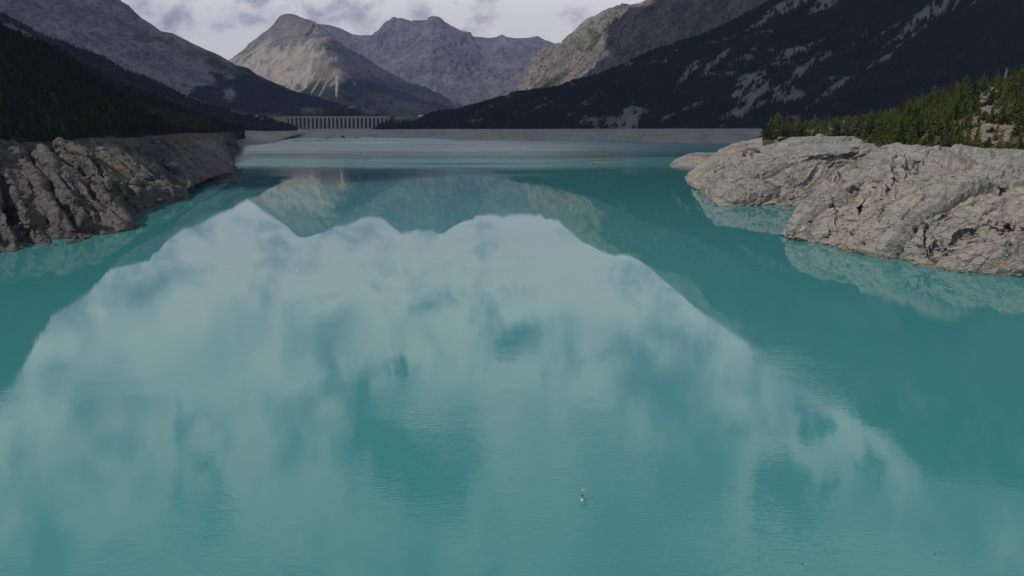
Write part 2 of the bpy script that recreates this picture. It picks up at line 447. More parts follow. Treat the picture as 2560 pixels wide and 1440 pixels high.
# ================================================================== FAR RIDGE
cr = [(600, 130), (700, 95), (780, 58), (820, 62), (850, 70), (880, 85), (900, 88), (925, 88), (945, 84), (953, 76), (960, 58), (968, 52), (975, 50), (980, 43), (988, 42), (993, 46),
      (1005, 45), (1012, 48), (1030, 53), (1033, 50), (1040, 51), (1060, 50), (1068, 50), (1070, 44), (1080, 40), (1095, 41), (1104, 46), (1110, 53), (1128, 64), (1150, 75),
      (1168, 80), (1176, 80), (1182, 91), (1195, 92), (1225, 95), (1240, 93), (1255, 86), (1265, 92), (1290, 96), (1318, 95), (1345, 90), (1362, 100), (1380, 112), (1420, 130), (1500, 150), (1700, 160)]
rows = [[D(x, 300, 9000) for x in (500, 800, 1100, 1400, 1700)],
        [D(500, 250, 10500), D(800, 240, 10400), D(1000, 215, 10600), D(1150, 240, 10000), D(1300, 215, 10600), D(1700, 240, 10500)],
        [D(540, 180, 11800), D(800, 130, 12000), D(950, 140, 12000), D(1080, 110, 11700), D(1200, 150, 12100), D(1350, 140, 12000), D(1700, 190, 12000)],
        [D(x, y, 13000) for x, y in cr],
        [D(x, y+60, 15500) for x, y in cr]]
P, ix = loft(rows, 420, [30, 50, 60, 10], 3, keep=(3,))
P = mountain_disp(P, 210, 1300, 1, [ix[3]], 0.02, 0.7, octv=7, tap=0.28)
px, py = project(P)
w1 = fbm(P, 600, 5, 0.6, 5)
terrain('far_mountain', P, M_far, dict(scree=sstep(0.05, 0.3, w1)*0.35, grass=np.zeros(px.shape), forest=sstep(230, 300, py+w1*60)*0.7))

# ================================================================== CENTRAL PEAK
rows = [[D(430, 305, 5600), D(600, 300, 5600), D(740, 300, 5600), D(850, 298, 5200), D(940, 300, 5400), D(1060, 300, 5600), D(1250, 298, 5800)],
        [D(470, 240, 7200), D(600, 232, 7300), D(735, 215, 7300), D(852, 190, 6600), D(940, 225, 7100), D(1040, 255, 7000), D(1215, 288, 6700)],
        [D(500, 190, 8400), D(600, 165, 8500), D(715, 125, 8500), D(812, 112, 7900), D(890, 152, 8100), D(980, 205, 7900), D(1195, 284, 7100)],
        [D(510, 180, 8700), D(575, 158, 8900), D(640, 125, 9000), D(705, 92, 9000), D(760, 80, 8850), D(778, 66, 8800), D(784, 58, 8800), D(790, 66, 8800), D(797, 60, 8800), D(806, 68, 8800), D(822, 80, 8750),
         D(845, 104, 8700), D(870, 124, 8600), D(900, 142, 8500), D(950, 170, 8400), D(1010, 200, 8200), D(1080, 236, 7800), D(1130, 262, 7500), D(1175, 282, 7300)],
        [D(520, 172, 9600), D(575, 151, 9700), D(590, 140, 9700), D(612, 122, 9700), D(622, 110, 9700), D(640, 97, 9700), D(652, 86, 9700), D(668, 76, 9700), D(685, 60, 9700), D(692, 50, 9700), D(702, 40, 9700), D(714, 35, 9700),
         D(730, 35, 9700), D(745, 40, 9700), D(760, 50, 9700), D(775, 60, 9700), D(800, 80, 9700), D(850, 118, 9600), D(950, 185, 9400), D(1100, 260, 9000), D(1175, 290, 8800)],
        [D(520, 240, 11000), D(720, 100, 11500), D(900, 200, 11200), D(1175, 300, 10000)]]
P, ix = loft(rows, 420, [60, 60, 50, 34, 8], 2, keep=(3, 4))
P = mountain_disp(P, 105, 560, 2, [ix[3], ix[4]], 0.12, 0.75, octv=7)
px, py = project(P)
w1 = fbm(P, 260, 5, 0.6, 8); 
q = P.copy(); q[..., 2] *= 0.25; q[..., 1] *= 0.25
strk = fbm(q, 110, 4, 0.55, 9)
# pale scree apron on the sunny left flank, streaking down
scree = polymask(px, py, [[(560, 170), (640, 122), (700, 118), (745, 112), (800, 120), (812, 135), (795, 165), (780, 200), (740, 240), (600, 235)]], 14, strk*60)
thin = polymask(px, py, [[(838, 190), (844, 190), (843, 242), (838, 242)], [(822, 192), (826, 192), (800, 240), (795, 240)], [(800, 195), (805, 195), (778, 235), (775, 232)],
                         [(780, 195), (786, 197), (755, 228), (750, 226)], [(882, 202), (886, 204), (890, 216), (885, 214)], [(1014, 196), (1022, 206), (1018, 208), (1012, 200)], [(1064, 232), (1072, 242), (1064, 240)]], 1.6, w1*2)
scree = np.maximum(scree*sstep(-0.55, 0.1, strk+0.1), thin*0.9)
scree = np.maximum(scree, polymask(px, py, [[(800, 120), (860, 150), (900, 200), (870, 215), (780, 215), (760, 200)]], 12, strk*40)*0.45*sstep(-0.2, 0.3, strk))
forest = polymask(px, py, [[(640, 232), (720, 215), (770, 196), (830, 205), (880, 190), (960, 200), (1040, 240), (1180, 285), (1250, 310), (500, 310), (560, 240)]], 8, w1*40+strk*16)
forest = forest*(1-thin)*(1-scree*0.9)
grass = sstep(0.0, 0.35, fbm(P, 500, 4, 0.6, 12)+sstep(140, 240, py)*0.25)*0.8
terrain('central_peak', P, M_peak, dict(scree=scree, forest=forest, grass=grass))

# ================================================================== LEFT FAR MOUNTAIN
crest = [R(-300, 830, 4300), R(0, 765, 4400), R(200, 690, 4500), D(290, -14, 4700), D(300, 3, 4700), D(322, 14, 4700), D(335, 28, 4700), D(352, 44, 4700), D(378, 60, 4680), D(402, 79, 4650), D(432, 84, 4650), D(445, 90, 4640), D(480, 109, 4600),
         D(520, 127, 4580), D(545, 137, 4570), D(560, 145, 4560), D(575, 154, 4550), D(590, 164, 4550), D(604, 166, 4540), D(622, 172, 4520), D(640, 186, 4500), D(665, 198, 4480), D(700, 213, 4450), D(740, 229, 4400),
         D(790, 243, 4350), D(840, 258, 4300), D(880, 272, 4200), D(910, 283, 4150), D(960, 293, 4100)]
rows = [[D(-500, 320, 2900), D(0, 320, 3000), D(300, 318, 3200), D(600, 305, 3350), D(800, 300, 3450), D(960, 298, 3550)],
        [D(-450, 180, 3300), D(0, 190, 3400), D(300, 215, 3650), D(560, 262, 3700), D(760, 283, 3800), D(960, 296, 3900)],
        [D(-380, 0, 3800), D(0, 50, 3900), D(250, 90, 4100), D(500, 190, 4150), D(680, 238, 4150), D(960, 295, 4000)],
        crest, [c+np.array([-300, 1500, -500]) for c in crest]]
P, ix = loft(rows, 520, [50, 80, 80, 8], 3, keep=(3,))
P = mountain_disp(P, 62, 420, 3, [ix[3]], 0.1, 0.65, octv=7)
px, py = project(P); w1 = fbm(P, 160, 5, 0.6, 15)
q = P.copy(); q[..., 2] *= 0.3; strk = fbm(q, 90, 4, 0.55, 19)
forest = polymask(px, py, [[(530, 178), (560, 185), (620, 182), (700, 212), (800, 240), (960, 290), (960, 330), (560, 330), (500, 262), (470, 240), (500, 215), (540, 210)]], 7, w1*45)
forest *= 1-polymask(px, py, [[(560, 225), (580, 220), (590, 235), (578, 255), (560, 245)], [(745, 270), (800, 266), (815, 282), (760, 284)], [(575, 276), (640, 283), (700, 284), (700, 290), (580, 284)]], 6, w1*14)
forest = np.maximum(forest, sstep(0.18, 0.3, w1)*0.35*sstep(150, 260, py))
grass = np.maximum(sstep(0.08, 0.3, fbm(P, 380, 4, 0.6, 22))*0.6, polymask(px, py, [[(520, 128), (600, 165), (680, 205), (640, 200), (560, 180), (520, 160)], [(700, 268), (860, 275), (860, 292), (560, 290), (560, 278)]], 12, w1*30))
scree = sstep(0.12, 0.35, strk)*0.5
terrain('left_mountain', P, M_left, dict(scree=scree, forest=forest, grass=grass))

# ================================================================== CLIFF MOUNTAIN (right, behind the wooded slope)
crest = [D(1290, 262, 4250), D(1300, 234, 4250), D(1318, 205, 4240), D(1328, 180, 4230), D(1335, 165, 4220), D(1341, 150, 4200), D(1346, 132, 4200), D(1356, 119, 4200), D(1370, 113, 4200), D(1384, 113, 4200), D(1392, 118, 4200),
         D(1400, 112, 4190), D(1412, 97, 4150), D(1430, 82, 4100), D(1448, 64, 4050), D(1466, 46, 4000), D(1490, 38, 3950), D(1502, 29, 3930), D(1525, 19, 3900), D(1545, 17, 3880), D(1560, 19, 3850), D(1590, 13, 3800), D(1615, 0, 3750), D(1640, -12, 3700),
         R(1740, 770, 3500), R(1850, 845, 3350), R(1950, 915, 3200), R(2100, 1020, 3000), R(2300, 1115, 2800), R(2560, 1175, 2500), R(2900, 1230, 2200), R(3500, 1260, 1900)]
rows = [[D(1285, 300, 3600), D(1500, 290, 3300), D(1800, 250, 3100), D(2200, 150, 2900), D(3500, 100, 2000)],
        [D(1288, 280, 3850), D(1420, 215, 3600), D(1600, 150, 3300), D(1800, 85, 3100), D(2050, -20, 2900), D(2500, -150, 2500), D(3600, -300, 1900)],
        [D(1299, 240, 4050), D(1340, 165, 3980), D(1380, 150, 3950), D(1450, 120, 3850), D(1530, 70, 3700), D(1650, 40, 3500), D(1850, -80, 3200), D(2200, -350, 2800), D(2600, -700, 2400), D(3600, -900, 1900)],
        crest, [c+np.array([900, 1300, -500]) for c in crest]]
P, ix = loft(rows, 560, [20, 110, 90, 8], 2, keep=(3,))
P = mountain_disp(P, 55, 300, 4, [ix[3]], 0.08, 0.7, octv=7)
N = gridnormals(P); q = P.copy(); q[..., 2] *= 0.3; cl = fbm(q, 60, 5, 0.6, 25, ridged=True)
vv = np.arange(P.shape[0])[:, None]; P = P+N*(cl*16*np.clip(np.abs(vv-ix[3])/20, 0, 1))[..., None]
px, py = project(P); w1 = fbm(P, 110, 5, 0.6, 25)
forest = polymask(px, py, [[(1340, 225), (1370, 200), (1420, 172), (1440, 165), (1400, 200), (1360, 228)], [(1468, 70), (1500, 85), (1490, 98), (1475, 88)]], 5, w1*14)*0.55
forest = np.maximum(forest, sstep(1900, 2050, px+w1*300)*sstep(-0.05, 0.1, w1+0.05))
grass = np.maximum(polymask(px, py, [[(1335, 232), (1370, 202), (1430, 175), (1370, 228)], [(1450, 100), (1500, 90), (1480, 130), (1440, 125)]], 6, w1*20), sstep(0.12, 0.3, w1)*0.5)
terrain('cliff_mountain', P, M_cliff, dict(scree=sstep(0.05, 0.25, strk.mean()+w1)*0.5, forest=forest, grass=grass))

# ================================================================== WOODED SLOPE (right, with its beach)
crest = [D(940, 321.5, 3080), D(985, 320, 3080), D(1010, 316, 3070), D(1040, 307, 3060), D(1075, 296, 3050), D(1110, 288, 3040), D(1150, 276, 3020), D(1200, 262, 3000), D(1240, 250, 2980), D(1275, 240, 2960), D(1310, 234, 2940), D(1380, 222, 2900),
         D(1440, 205, 2880), D(1500, 186, 2850), D(1560, 164, 2820), D(1600, 143, 2800), D(1650, 122, 2780), D(1700, 105, 2750), D(1760, 88, 2720), D(1820, 62, 2700), D(1880, 30, 2680), D(1950, -10, 2650), D(2050, -70, 2550), D(2200, -160, 2400),
         D(2400, -300, 2200), D(2700, -480, 1950), D(3300, -650, 1550)]
tree = [D(935, 323.5, 2980), D(1010, 323, 2960), D(1100, 322.5, 2850), D(1200, 322.5, 2700), D(1300, 322.5, 2530), D(1400, 322, 2440), D(1500, 322, 2380), D(1600, 322, 2300), D(1700, 321.5, 2180), D(1800, 321.5, 2060), D(1900, 321.5, 1950), D(2100, 321, 1800), D(2350, 318, 1600), D(2700, 315, 1350), D(3300, 312, 1000)]
wat = [Z(930, 344.2), Z(1010, 343.8), Z(1100, 346), Z(1140, 351), Z(1220, 351), Z(1300, 351.5), Z(1400, 352.5), Z(1500, 353), Z(1600, 355), Z(1700, 357.5), Z(1800, 359.5), Z(1900, 361.5), Z(2100, 366), Z(2350, 374), Z(2700, 388), Z(3300, 425)]
m1 = [D(960, 322.5, 3030), D(1100, 305, 2940), D(1300, 275, 2720), D(1500, 248, 2600), D(1700, 205, 2430), D(1900, 165, 2260), D(2100, 110, 2100), D(2350, 40, 1900), D(2700, -60, 1600), D(3300, -150, 1250)]
P, ix = loft([[p+np.array([0, -60, -7]) for p in wat], wat, tree, m1, crest, [c+np.array([60, 260, -140]) for c in crest]], 760, [3, 26, 90, 120, 8], 2, keep=(1, 2, 4))
nv, nu = P.shape[:2]; vv = np.arange(nv)[:, None]
N = gridnormals(P); q = P.copy(); q[..., 2] *= 0.6
amp = 26*sstep(ix[2], ix[2]+40, vv)*(0.15+0.85*sstep(0, 24, np.abs(vv-ix[4])))
P = P+N*(fbm(q, 330, 6, 0.5, 31, ridged=True)*amp)[..., None]
P = P+N*(fbm(P, 60, 5, 0.55, 33)*3.5*sstep(ix[1], ix[1]+10, vv)*(1-sstep(ix[2]-4, ix[2], vv)))[..., None]
px, py = project(P); w1 = fbm(P, 70, 5, 0.62, 35)
SC = [[(1859, 82), (1885, 70), (1910, 62), (1940, 46), (1975, 30), (2025, 8), (2060, -12), (1970, -12), (1925, 22), (1895, 50)],
      [(2012, 47), (2030, 47), (2050, 32), (2087, 20), (2110, -10), (2050, -10), (2025, 22)],
      [(1717, 101), (1750, 84), (1785, 60), (1780, 58), (1745, 78)], [(1830, 78), (1862, 62), (1858, 60)],
      [(1682, 230), (1700, 225), (1717, 205), (1717, 190), (1745, 175), (1757, 168), (1755, 155), (1740, 150), (1722, 165), (1712, 180), (1697, 200)],
      [(1757, 205), (1780, 170), (1808, 150), (1842, 115), (1835, 112), (1795, 140), (1765, 165), (1750, 190)],
      [(1835, 275), (1845, 262), (1832, 250), (1815, 244), (1832, 230), (1842, 205), (1870, 186), (1912, 180), (1925, 196), (1912, 232), (1880, 258), (1850, 276), (1795, 298), (1792, 295), (1822, 282)],
      [(1925, 242), (1950, 236), (1985, 218), (1975, 212), (2000, 195), (2040, 165), (2075, 138), (2050, 136), (2010, 160), (1960, 180), (1972, 196), (1940, 215)],
      [(1937, 148), (1958, 152), (1985, 140), (2020, 128), (2062, 96), (2082, 68), (2112, 36), (2100, 55), (2060, 92), (2010, 115), (1960, 122)],
      [(1994, 281), (2010, 280), (2035, 262), (2062, 245), (2088, 224), (2105, 212), (2140, 196), (2128, 190), (2100, 202), (2075, 216), (2050, 240), (2025, 260)],
      [(2157, 178), (2185, 152), (2212, 140), (2240, 115), (2270, 95), (2300, 70), (2318, 58), (2324, 64), (2300, 82), (2270, 101), (2244, 122), (2220, 149), (2190, 160), (2165, 178)],
      [(2182, 131), (2205, 112), (2232, 95), (2252, 72), (2270, 55), (2297, 34), (2320, 12), (2342, -14), (2425, -14), (2382, 30), (2350, 40), (2332, 52), (2290, 70), (2262, 92), (2225, 112), (2200, 126)],
      [(2137, 141), (2180, 108), (2222, 78), (2262, 55), (2305, 38), (2300, 32), (2255, 50), (2215, 74), (2170, 108)],
      [(2108, 137), (2130, 122), (2148, 105), (2172, 78), (2162, 80), (2135, 104)],
      [(1447, 265), (1465, 256), (1480, 250), (1497, 236), (1488, 238), (1465, 248)], [(1325, 278), (1345, 272), (1382, 256), (1378, 254), (1345, 265)],
      [(1540, 325), (1545, 300), (1550, 278), (1572, 266), (1600, 266), (1628, 277), (1610, 290), (1597, 300), (1592, 325)],
      [(1585, 222), (1592, 214), (1608, 222), (1600, 228)], [(1410, 290), (1418, 282), (1440, 284), (1420, 294)],
      [(1700, 270), (1730, 258), (1770, 245), (1775, 250), (1740, 270), (1708, 280)], [(1640, 305), (1660, 290), (1692, 280), (1688, 292), (1655, 305)],
      [(1520, 160), (1550, 148), (1585, 160), (1560, 168)], [(1650, 152), (1665, 140), (1672, 160), (1655, 165)], [(1600, 165), (1640, 152), (1636, 158)],
      [(1180, 285), (1195, 275), (1220, 272), (1215, 280)], [(2400, 42), (2440, 10), (2450, -5), (2430, 8), (2402, 32)]]
q = P.copy(); a45 = np.stack([q[..., 0]*0.5+q[..., 1]*0.5, q[..., 1]*0.2, q[..., 2]*0.35], -1)
spk = fbm(a45, 45, 5, 0.65, 37)
scree = polymask(px, py, SC, 1.3, w1*9+spk*8+fbm(P, 14, 4, 0.65, 36)*5)
scree = np.maximum(scree, sstep(0.13, 0.24, spk+w1*0.4)*0.7*sstep(2250, 2000, px))
scree *= 1-sstep(0.14, 0.2, fbm(P, 22, 3, 0.6, 38))*0.9
dn = np.array([-0.62, -0.30, -0.72]); dn /= np.linalg.norm(dn)
wq3 = np.stack([fbm(P, 120, 3, .5, 71), fbm(P, 120, 3, .5, 72), fbm(P, 120, 3, .5, 73)], -1)*35
q = P+wq3; al = (q@dn)[..., None]*dn; q = (q-al)+al*0.13
stk = fbm(q, 26, 5, 0.62, 74)
scree = scree*(0.12+0.88*sstep(-0.36, -0.10, stk))
scree = np.maximum(scree, 0.75*sstep(0.30, 0.38, stk+0.25*w1)*sstep(-0.15, 0.1, fbm(P, 260, 3, .5, 75)))
hi = sstep(-20, -120, py)*sstep(1900, 2100, px)
scree = np.maximum(scree, hi*sstep(-0.10, 0.02, fbm(a45, 90, 5, 0.6, 39)))
beach = (1-sstep(ix[2]-1.5, ix[2]+0.5, vv+w1*2))*np.ones((nv, nu))
scr2 = np.maximum(scree, 0)
slopeP, slope_scree, slope_ix = P, np.maximum(scree, beach), ix
sunlit_green = polymask(px, py, [[(1960, 240), (2080, 180), (2130, 160), (2110, 190), (2020, 225), (1950, 262)]], 10, w1*20)  # lighter green painted in for a sunlit gap on the wooded slope
# beach as its own sheet
kb = ix[2]+1
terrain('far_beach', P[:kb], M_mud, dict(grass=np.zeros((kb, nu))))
terrain('wooded_hillside', P[kb-1:], M_slope, dict(scree=scr2[kb-1:], forest=np.zeros((nv-kb+1, nu)), grass=sunlit_green[kb-1:]))

# ================================================================== LEFT WOODED RIDGE (second) and far left shore
crest = [D(-500, -210, 2000), D(-250, -100, 2100), D(-60, -20, 2300), D(0, 33, 2400), D(40, 50, 2430), D(90, 80, 2460), D(130, 97, 2500), D(165, 110, 2520), D(200, 123, 2550), D(260, 145, 2600), D(310, 175, 2650), D(370, 195, 2720), D(440, 232, 2800), D(500, 258, 2880), D(540, 273, 2920),
         D(600, 292, 2980), D(650, 309, 3020), D(690, 317, 3050), D(735, 324, 3060)]
base = [D(-600, 320, 1500), D(-300, 322, 1700), D(0, 323, 1900), D(300, 325, 2100), D(500, 326, 2350), D(600, 327, 2550), D(680, 327, 2700), D(745, 325, 2900)]
mid = [D(-550, 60, 1750), D(-200, 110, 1950), D(0, 150, 2150), D(200, 210, 2300), D(400, 265, 2550), D(560, 300, 2750), D(740, 324.5, 2960)]
P, ix = loft([base, mid, crest, [c+np.array([-60, 300, -160]) for c in crest]], 420, [50, 80, 8], 2, keep=(0, 2))
nv, nu = P.shape[:2]; vv = np.arange(nv)[:, None]; N = gridnormals(P)
P = P+N*(fbm(P, 260, 5, 0.5, 41, ridged=True)*20*sstep(0, 14, vv)*(0.15+0.85*sstep(0, 20, np.abs(vv-ix[2]))))[..., None]
px, py = project(P); w1 = fbm(P, 80, 5, 0.6, 43)
scree = polymask(px, py, [[(40, 62), (70, 82), (100, 105), (92, 108), (60, 86)], [(195, 165), (235, 190), (230, 193)], [(250, 205), (300, 225), (335, 238), (320, 240), (270, 222), (235, 200)], [(0, 60), (30, 60), (60, 85), (20, 70)],
                          [(140, 132), (160, 140), (158, 146), (142, 138)]], 3, w1*12)
ridgeP, ridge_scree = P, scree
terrain('left_ridge', P, M_slope, dict(scree=scree*0.7, forest=np.zeros((nv, nu)), grass=polymask(px, py, [[(0, 70), (120, 125), (200, 170), (180, 190), (60, 130), (0, 110)]], 15, w1*20)))

# left far bank below that ridge, valley floor under the dam
wat = [Z(560, 376), Z(600, 366), Z(640, 362), Z(690, 357), Z(700, 352), Z(712, 348), Z(720, 345.5), Z(800, 344.6), Z(900, 344), Z(1000, 343.6), Z(1060, 343.6), Z(1105, 346)]
top = [D(545, 326, 2500), D(600, 326, 2560), D(660, 326.5, 2720), D(700, 325.5, 2850), D(740, 324, 2960), D(800, 323, 3100), D(900, 322.5, 3140), D(1000, 322.5, 3120), D(1110, 322.5, 3000)]
back = [D(545, 320, 3200), D(700, 320.5, 3260), D(800, 321.5, 3310), D(900, 321.5, 3310), D(1010, 320, 3310), D(1110, 319, 3300)]
P, ix = loft([[p+np.array([0, -60, -8]) for p in wat], wat, top, back, [D(545, 319, 3700), D(1110, 319, 3700)]], 360, [3, 34, 16, 4], 2, keep=(1, 2))
nv, nu = P.shape[:2]; vv = np.arange(nv)[:, None]; N = gridnormals(P)
P = P+N*(fbm(P, 90, 6, 0.55, 45)*4.0*sstep(ix[1], ix[1]+8, vv))[..., None]
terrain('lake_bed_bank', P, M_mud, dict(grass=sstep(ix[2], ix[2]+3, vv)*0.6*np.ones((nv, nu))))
# valley floor behind everything
vf = [(-6000, 2600, 40), (6000, 2600, 40), (9000, 30000, 60), (-9000, 30000, 60)]
Xg, Yg = np.meshgrid(np.linspace(-2200, 1200, 60), np.linspace(3250, 11000, 80))
Pv = np.stack([Xg, Yg, 26+np.clip((Yg-3400)/800, 0, 1)*30+fbm(np.stack([Xg, Yg, Xg*0], -1), 500, 4)*10], -1)
terrain('valley_floor', Pv, M_ground, dict(scree=Xg*0, forest=Xg*0+0.9, grass=Xg*0))

# ================================================================== LEFT NEAR RIDGE (dark forest)
gtop = [D(-700, 300, 200), D(-300, 325, 290), D(-100, 338, 350), D(0, 345, 385), D(90, 352, 405), D(160, 351, 425), D(200, 346, 455), D(280, 342, 510), D(370, 340, 575), D(410, 337, 640), D(440, 334, 720), D(480, 333, 820), D(530, 333, 930), D(552, 331, 1010), D(575, 329, 1120), D(592, 328, 1250), D(604, 328, 1500), D(610, 328, 1800)]
crest = [D(-900, -420, 400), D(-500, -330, 520), D(-250, -190, 580), D(-163, -110, 600), D(-100, -30, 610), D(-40, 50, 615), D(0, 90, 620), D(50, 107, 630), D(100, 122, 665), D(150, 142, 710), D(200, 172, 790), D(250, 198, 890), D(300, 217, 1000), D(350, 240, 1130), D(400, 257, 1260), D(450, 279, 1400), D(490, 292, 1500), D(530, 305, 1620), D(560, 316, 1680), D(585, 324, 1750), D(604, 327.5, 1850), D(612, 328, 1950)]
mid = [D(-800, 0, 290), D(-300, 110, 390), D(-100, 180, 430), D(0, 225, 480), D(160, 255, 560), D(300, 282, 760), D(420, 304, 1000), D(520, 321, 1280), D(570, 327, 1430), D(608, 328, 1850)]
P, ix = loft([gtop, mid, crest, [c+np.array([-80, 200, -90]) for c in crest]], 420, [60, 90, 6], 2, keep=(0, 2))
nv, nu = P.shape[:2]; vv = np.arange(nv)[:, None]; N = gridnormals(P)
P = P+N*(fbm(P, 120, 5, 0.5, 51, ridged=True)*9*sstep(0, 14, vv)*(0.15+0.85*sstep(0, 20, np.abs(vv-ix[2]))))[..., None]
nearridgeP = P
terrain('left_hillside', P, M_ground, dict(scree=np.zeros((nv, nu)), forest=np.zeros((nv, nu))+0.4, grass=np.zeros((nv, nu))))

# ================================================================== LEFT SHORE ROCKS
def rock_detail(P, ix, seed, big=5.0, bigwl=38, ribdir=(0.3, 1.0, 0.2), ribamp=3.0, ribwl=9, small=0.55, strata=0.5, w_water=1, top=None, crack=1.0, bigrib=0.0, far=None):
    nv, nu = P.shape[:2]; vv = np.arange(nv)[:, None].astype(float); N = gridnormals(P)
    wgt = sstep(ix[w_water]-1, ix[w_water]+10, vv)
    wl_w = 0.35+0.65*wgt
    if top is not None: wgt = wgt*(0.3+0.7*(1-sstep(ix[top]-14, ix[top], vv)))
    if far is not None: wgt = wgt*far
    d = np.array(ribdir, float); d /= np.linalg.norm(d)
    wrp = np.stack([fbm(P, bigwl, 3, 0.5, seed+k) for k in (1, 2, 3)], -1)*bigwl*0.35
    q = P+wrp; along = (q@d)[..., None]*d; q = (q-along)+along*0.16      # long ribs running along d
    r1 = fbm(q, ribwl*2.2, 5, 0.55, seed+5, ridged=True)
    r2 = np.abs(perlin((q)/ribwl+seed)); r2b = np.abs(perlin(q/(ribwl*0.45)+seed*3))
    crk = -(1-sstep(0, 0.10, r2))*1.0-(1-sstep(0, 0.09, r2b))*0.45
    bl = fbm(P, bigwl, 5, 0.5, seed+9)
    gul = 0
    if bigrib:
        q3 = P+wrp*0.6; al3 = (q3@d)[..., None]*d; q3 = (q3-al3)+al3*0.10
        gul = perlin(q3/24+seed*0.7)*1.5+perlin(q3/10+seed*1.7)*0.45; gul = np.where(gul > 0, gul*0.7, gul*1.5)*bigrib
    s = (P@np.array([-0.35, 0.25, 0.9]))+bl*6+wrp[..., 0]*0.8
    st = (s/2.6) % 1.0; st = np.where(st < 0.75, st/0.75, (1-st)/0.25)
    st2 = (s/0.9+bl*3) % 1.0; st2 = np.where(st2 < 0.7, st2/0.7, (1-st2)/0.3)
    e2 = fbm(P, 5, 3, 0.5, seed+21)[..., None]*1.3
    qb = P+wrp*0.25+e2; alb = (qb@d)[..., None]*d; qb = (qb-alb)+alb*0.28
    h1, j1 = blocks(qb/(ribwl*1.5), seed); h2, j2 = blocks(qb/(ribwl*0.52)+3.3, seed+5)
    disp = gul+bl*big+r1*ribamp*0.5+strata*0.6*(st-0.5)+strata*0.3*(st2-0.5)
    disp = disp+h1*ribamp*1.5-(1-sstep(0, 0.16, j1))*crack*1.1+h2*ribamp*0.34-(1-sstep(0, 0.10, j2))*crack*0.30+crk*crack*0.15
    fine = fbm(P, 3.2, 4, 0.6, seed+12)*small+fbm(P, 1.1, 3, 0.6, seed+14)*small*0.35
    P = P+N*(disp*wgt+fine*wl_w)[..., None]
    return P

GP = gtop
path = [Z(-700, 470, 22), Z(-300, 412, 23), D(-100, 416, 318), D(0, 417, 325), D(95, 422, 330), D(155, 430, 335), D(200, 444, 338), D(260, 448, 352), D(300, 450, 372), D(350, 453, 400), D(412, 457, 430), D(450, 461, 452), Z(477, 466, 4), Z(520, 446, 3.5), Z(570, 432, 4), Z(590, 428, 4), Z(578, 410, 3), Z(583, 396, 3), Z(573, 384, 4), Z(592, 372, 4), Z(585, 358, 6), Z(598, 346, 6), Z(606, 340, 8), Z(610, 338, 8)]
wat = [Z(-700, 900), Z(-300, 700), Z(-100, 655), Z(0, 632), Z(37, 630), Z(60, 622), Z(80, 617), Z(150, 613), Z(207, 603), Z(218, 594), Z(262, 587), Z(300, 582), Z(335, 574), Z(318, 560), Z(310, 544), Z(340, 540), Z(357, 537), Z(348, 527), Z(385, 515), Z(430, 506), Z(462, 500), Z(478, 488), Z(477, 480), Z(463, 466), Z(457, 453), Z(500, 450), Z(560, 448), Z(600, 444), Z(597, 434), Z(572, 418), Z(588, 410), Z(577, 405), Z(588, 399), Z(577, 390), Z(590, 381), Z(603, 375), Z(592, 366), Z(596, 356), Z(605, 350), Z(610, 347)]
# lower step: water up to the old track
xs = lambda row, t: [np.array([np.interp(t, np.linspace(0, 1, len(row)), np.array(row)[:, k]) for k in range(3)])]
def cols(row, anchors, n):
    """resample a row so that its point anchors[i] sits at column position i of n."""
    a = np.array(row, float); t = np.interp(np.linspace(0, len(anchors)-1, n), np.arange(len(anchors)), anchors)
    i = np.clip(np.floor(t).astype(int), 0, len(a)-2); f = (t-i)[:, None]
    return a[i]*(1-f)+a[i+1]*f
nU = 900
A_w = [0, 1, 3, 6, 9, 12, 16, 20, 22, 24, 27, 29, 33, 35, 39]
A_p = [0, 1, 3, 4, 5.5, 7, 8.5, 10, 11.5, 12, 15, 16, 18, 19.5, 23]
A_g = [0, 1, 2.3, 3, 3.6, 4.5, 5.5, 6.5, 7.5, 8, 9.5, 11, 13, 14.5, 17]
Lw, Lp, Lg = cols(wat, A_w, nU), cols(path, A_p, nU), cols(gtop, A_g, nU)
Lp2 = Lp+np.array([-3.0, 2.0, 0.4])
midl = (Lp2*0.5+Lg*0.5)+np.array([3, -2, 1.5])
rr = [Lw+np.array([3, -3, -5]), Lw, Lw*0.5+Lp*0.5+np.array([2, -1, 2.0]), Lp, Lp2, midl, Lg, Lg+np.array([-14, 8, 4])]
nvs = [6, 60, 60, 4, 50, 50, 6]
outp = []
for i in range(len(rr)-1):
    for k in range(nvs[i]): outp.append(rr[i]*(1-k/nvs[i])+rr[i+1]*(k/nvs[i]))
outp.append(rr[-1]); P = np.array(outp); ix = np.cumsum([0]+nvs)
for _ in range(4):
    Q = P.copy(); Q[:, 1:-1] = (P[:, :-2]+2*P[:, 1:-1]+P[:, 2:])/4; P = Q
nearw = np.clip(1.15-P[..., 1:2]/1700, 0.45, 1)
vv = np.arange(P.shape[0])[:, None].astype(float)
P0 = P
px0, _ = project(P0)
sL = np.concatenate([[0], np.cumsum(np.linalg.norm(np.diff(Lp, axis=0), axis=1))])[None, :]*np.ones((P.shape[0], 1))
wq = fbm(P, 30, 4, 0.55, 65)*9
rb = perlin(np.stack([(sL+wq)/27, vv/P.shape[0]*1.6+0*sL, 0*sL+4.3], -1))*1.6+perlin(np.stack([(sL+wq*1.2)/10.5, vv/P.shape[0]*3+0*sL, 0*sL+9.3], -1))*0.55
rb = np.where(rb > 0, np.minimum(rb, 0.5)*0.8, rb*1.7)
rwt = sstep(ix[1], ix[1]+16, vv)*(1-0.8*sstep(ix[6]-16, ix[6], vv))*(1-0.72*sstep(400, 520, px0))
P = P+gridnormals(P)*(rb*2.6*rwt)[..., None]
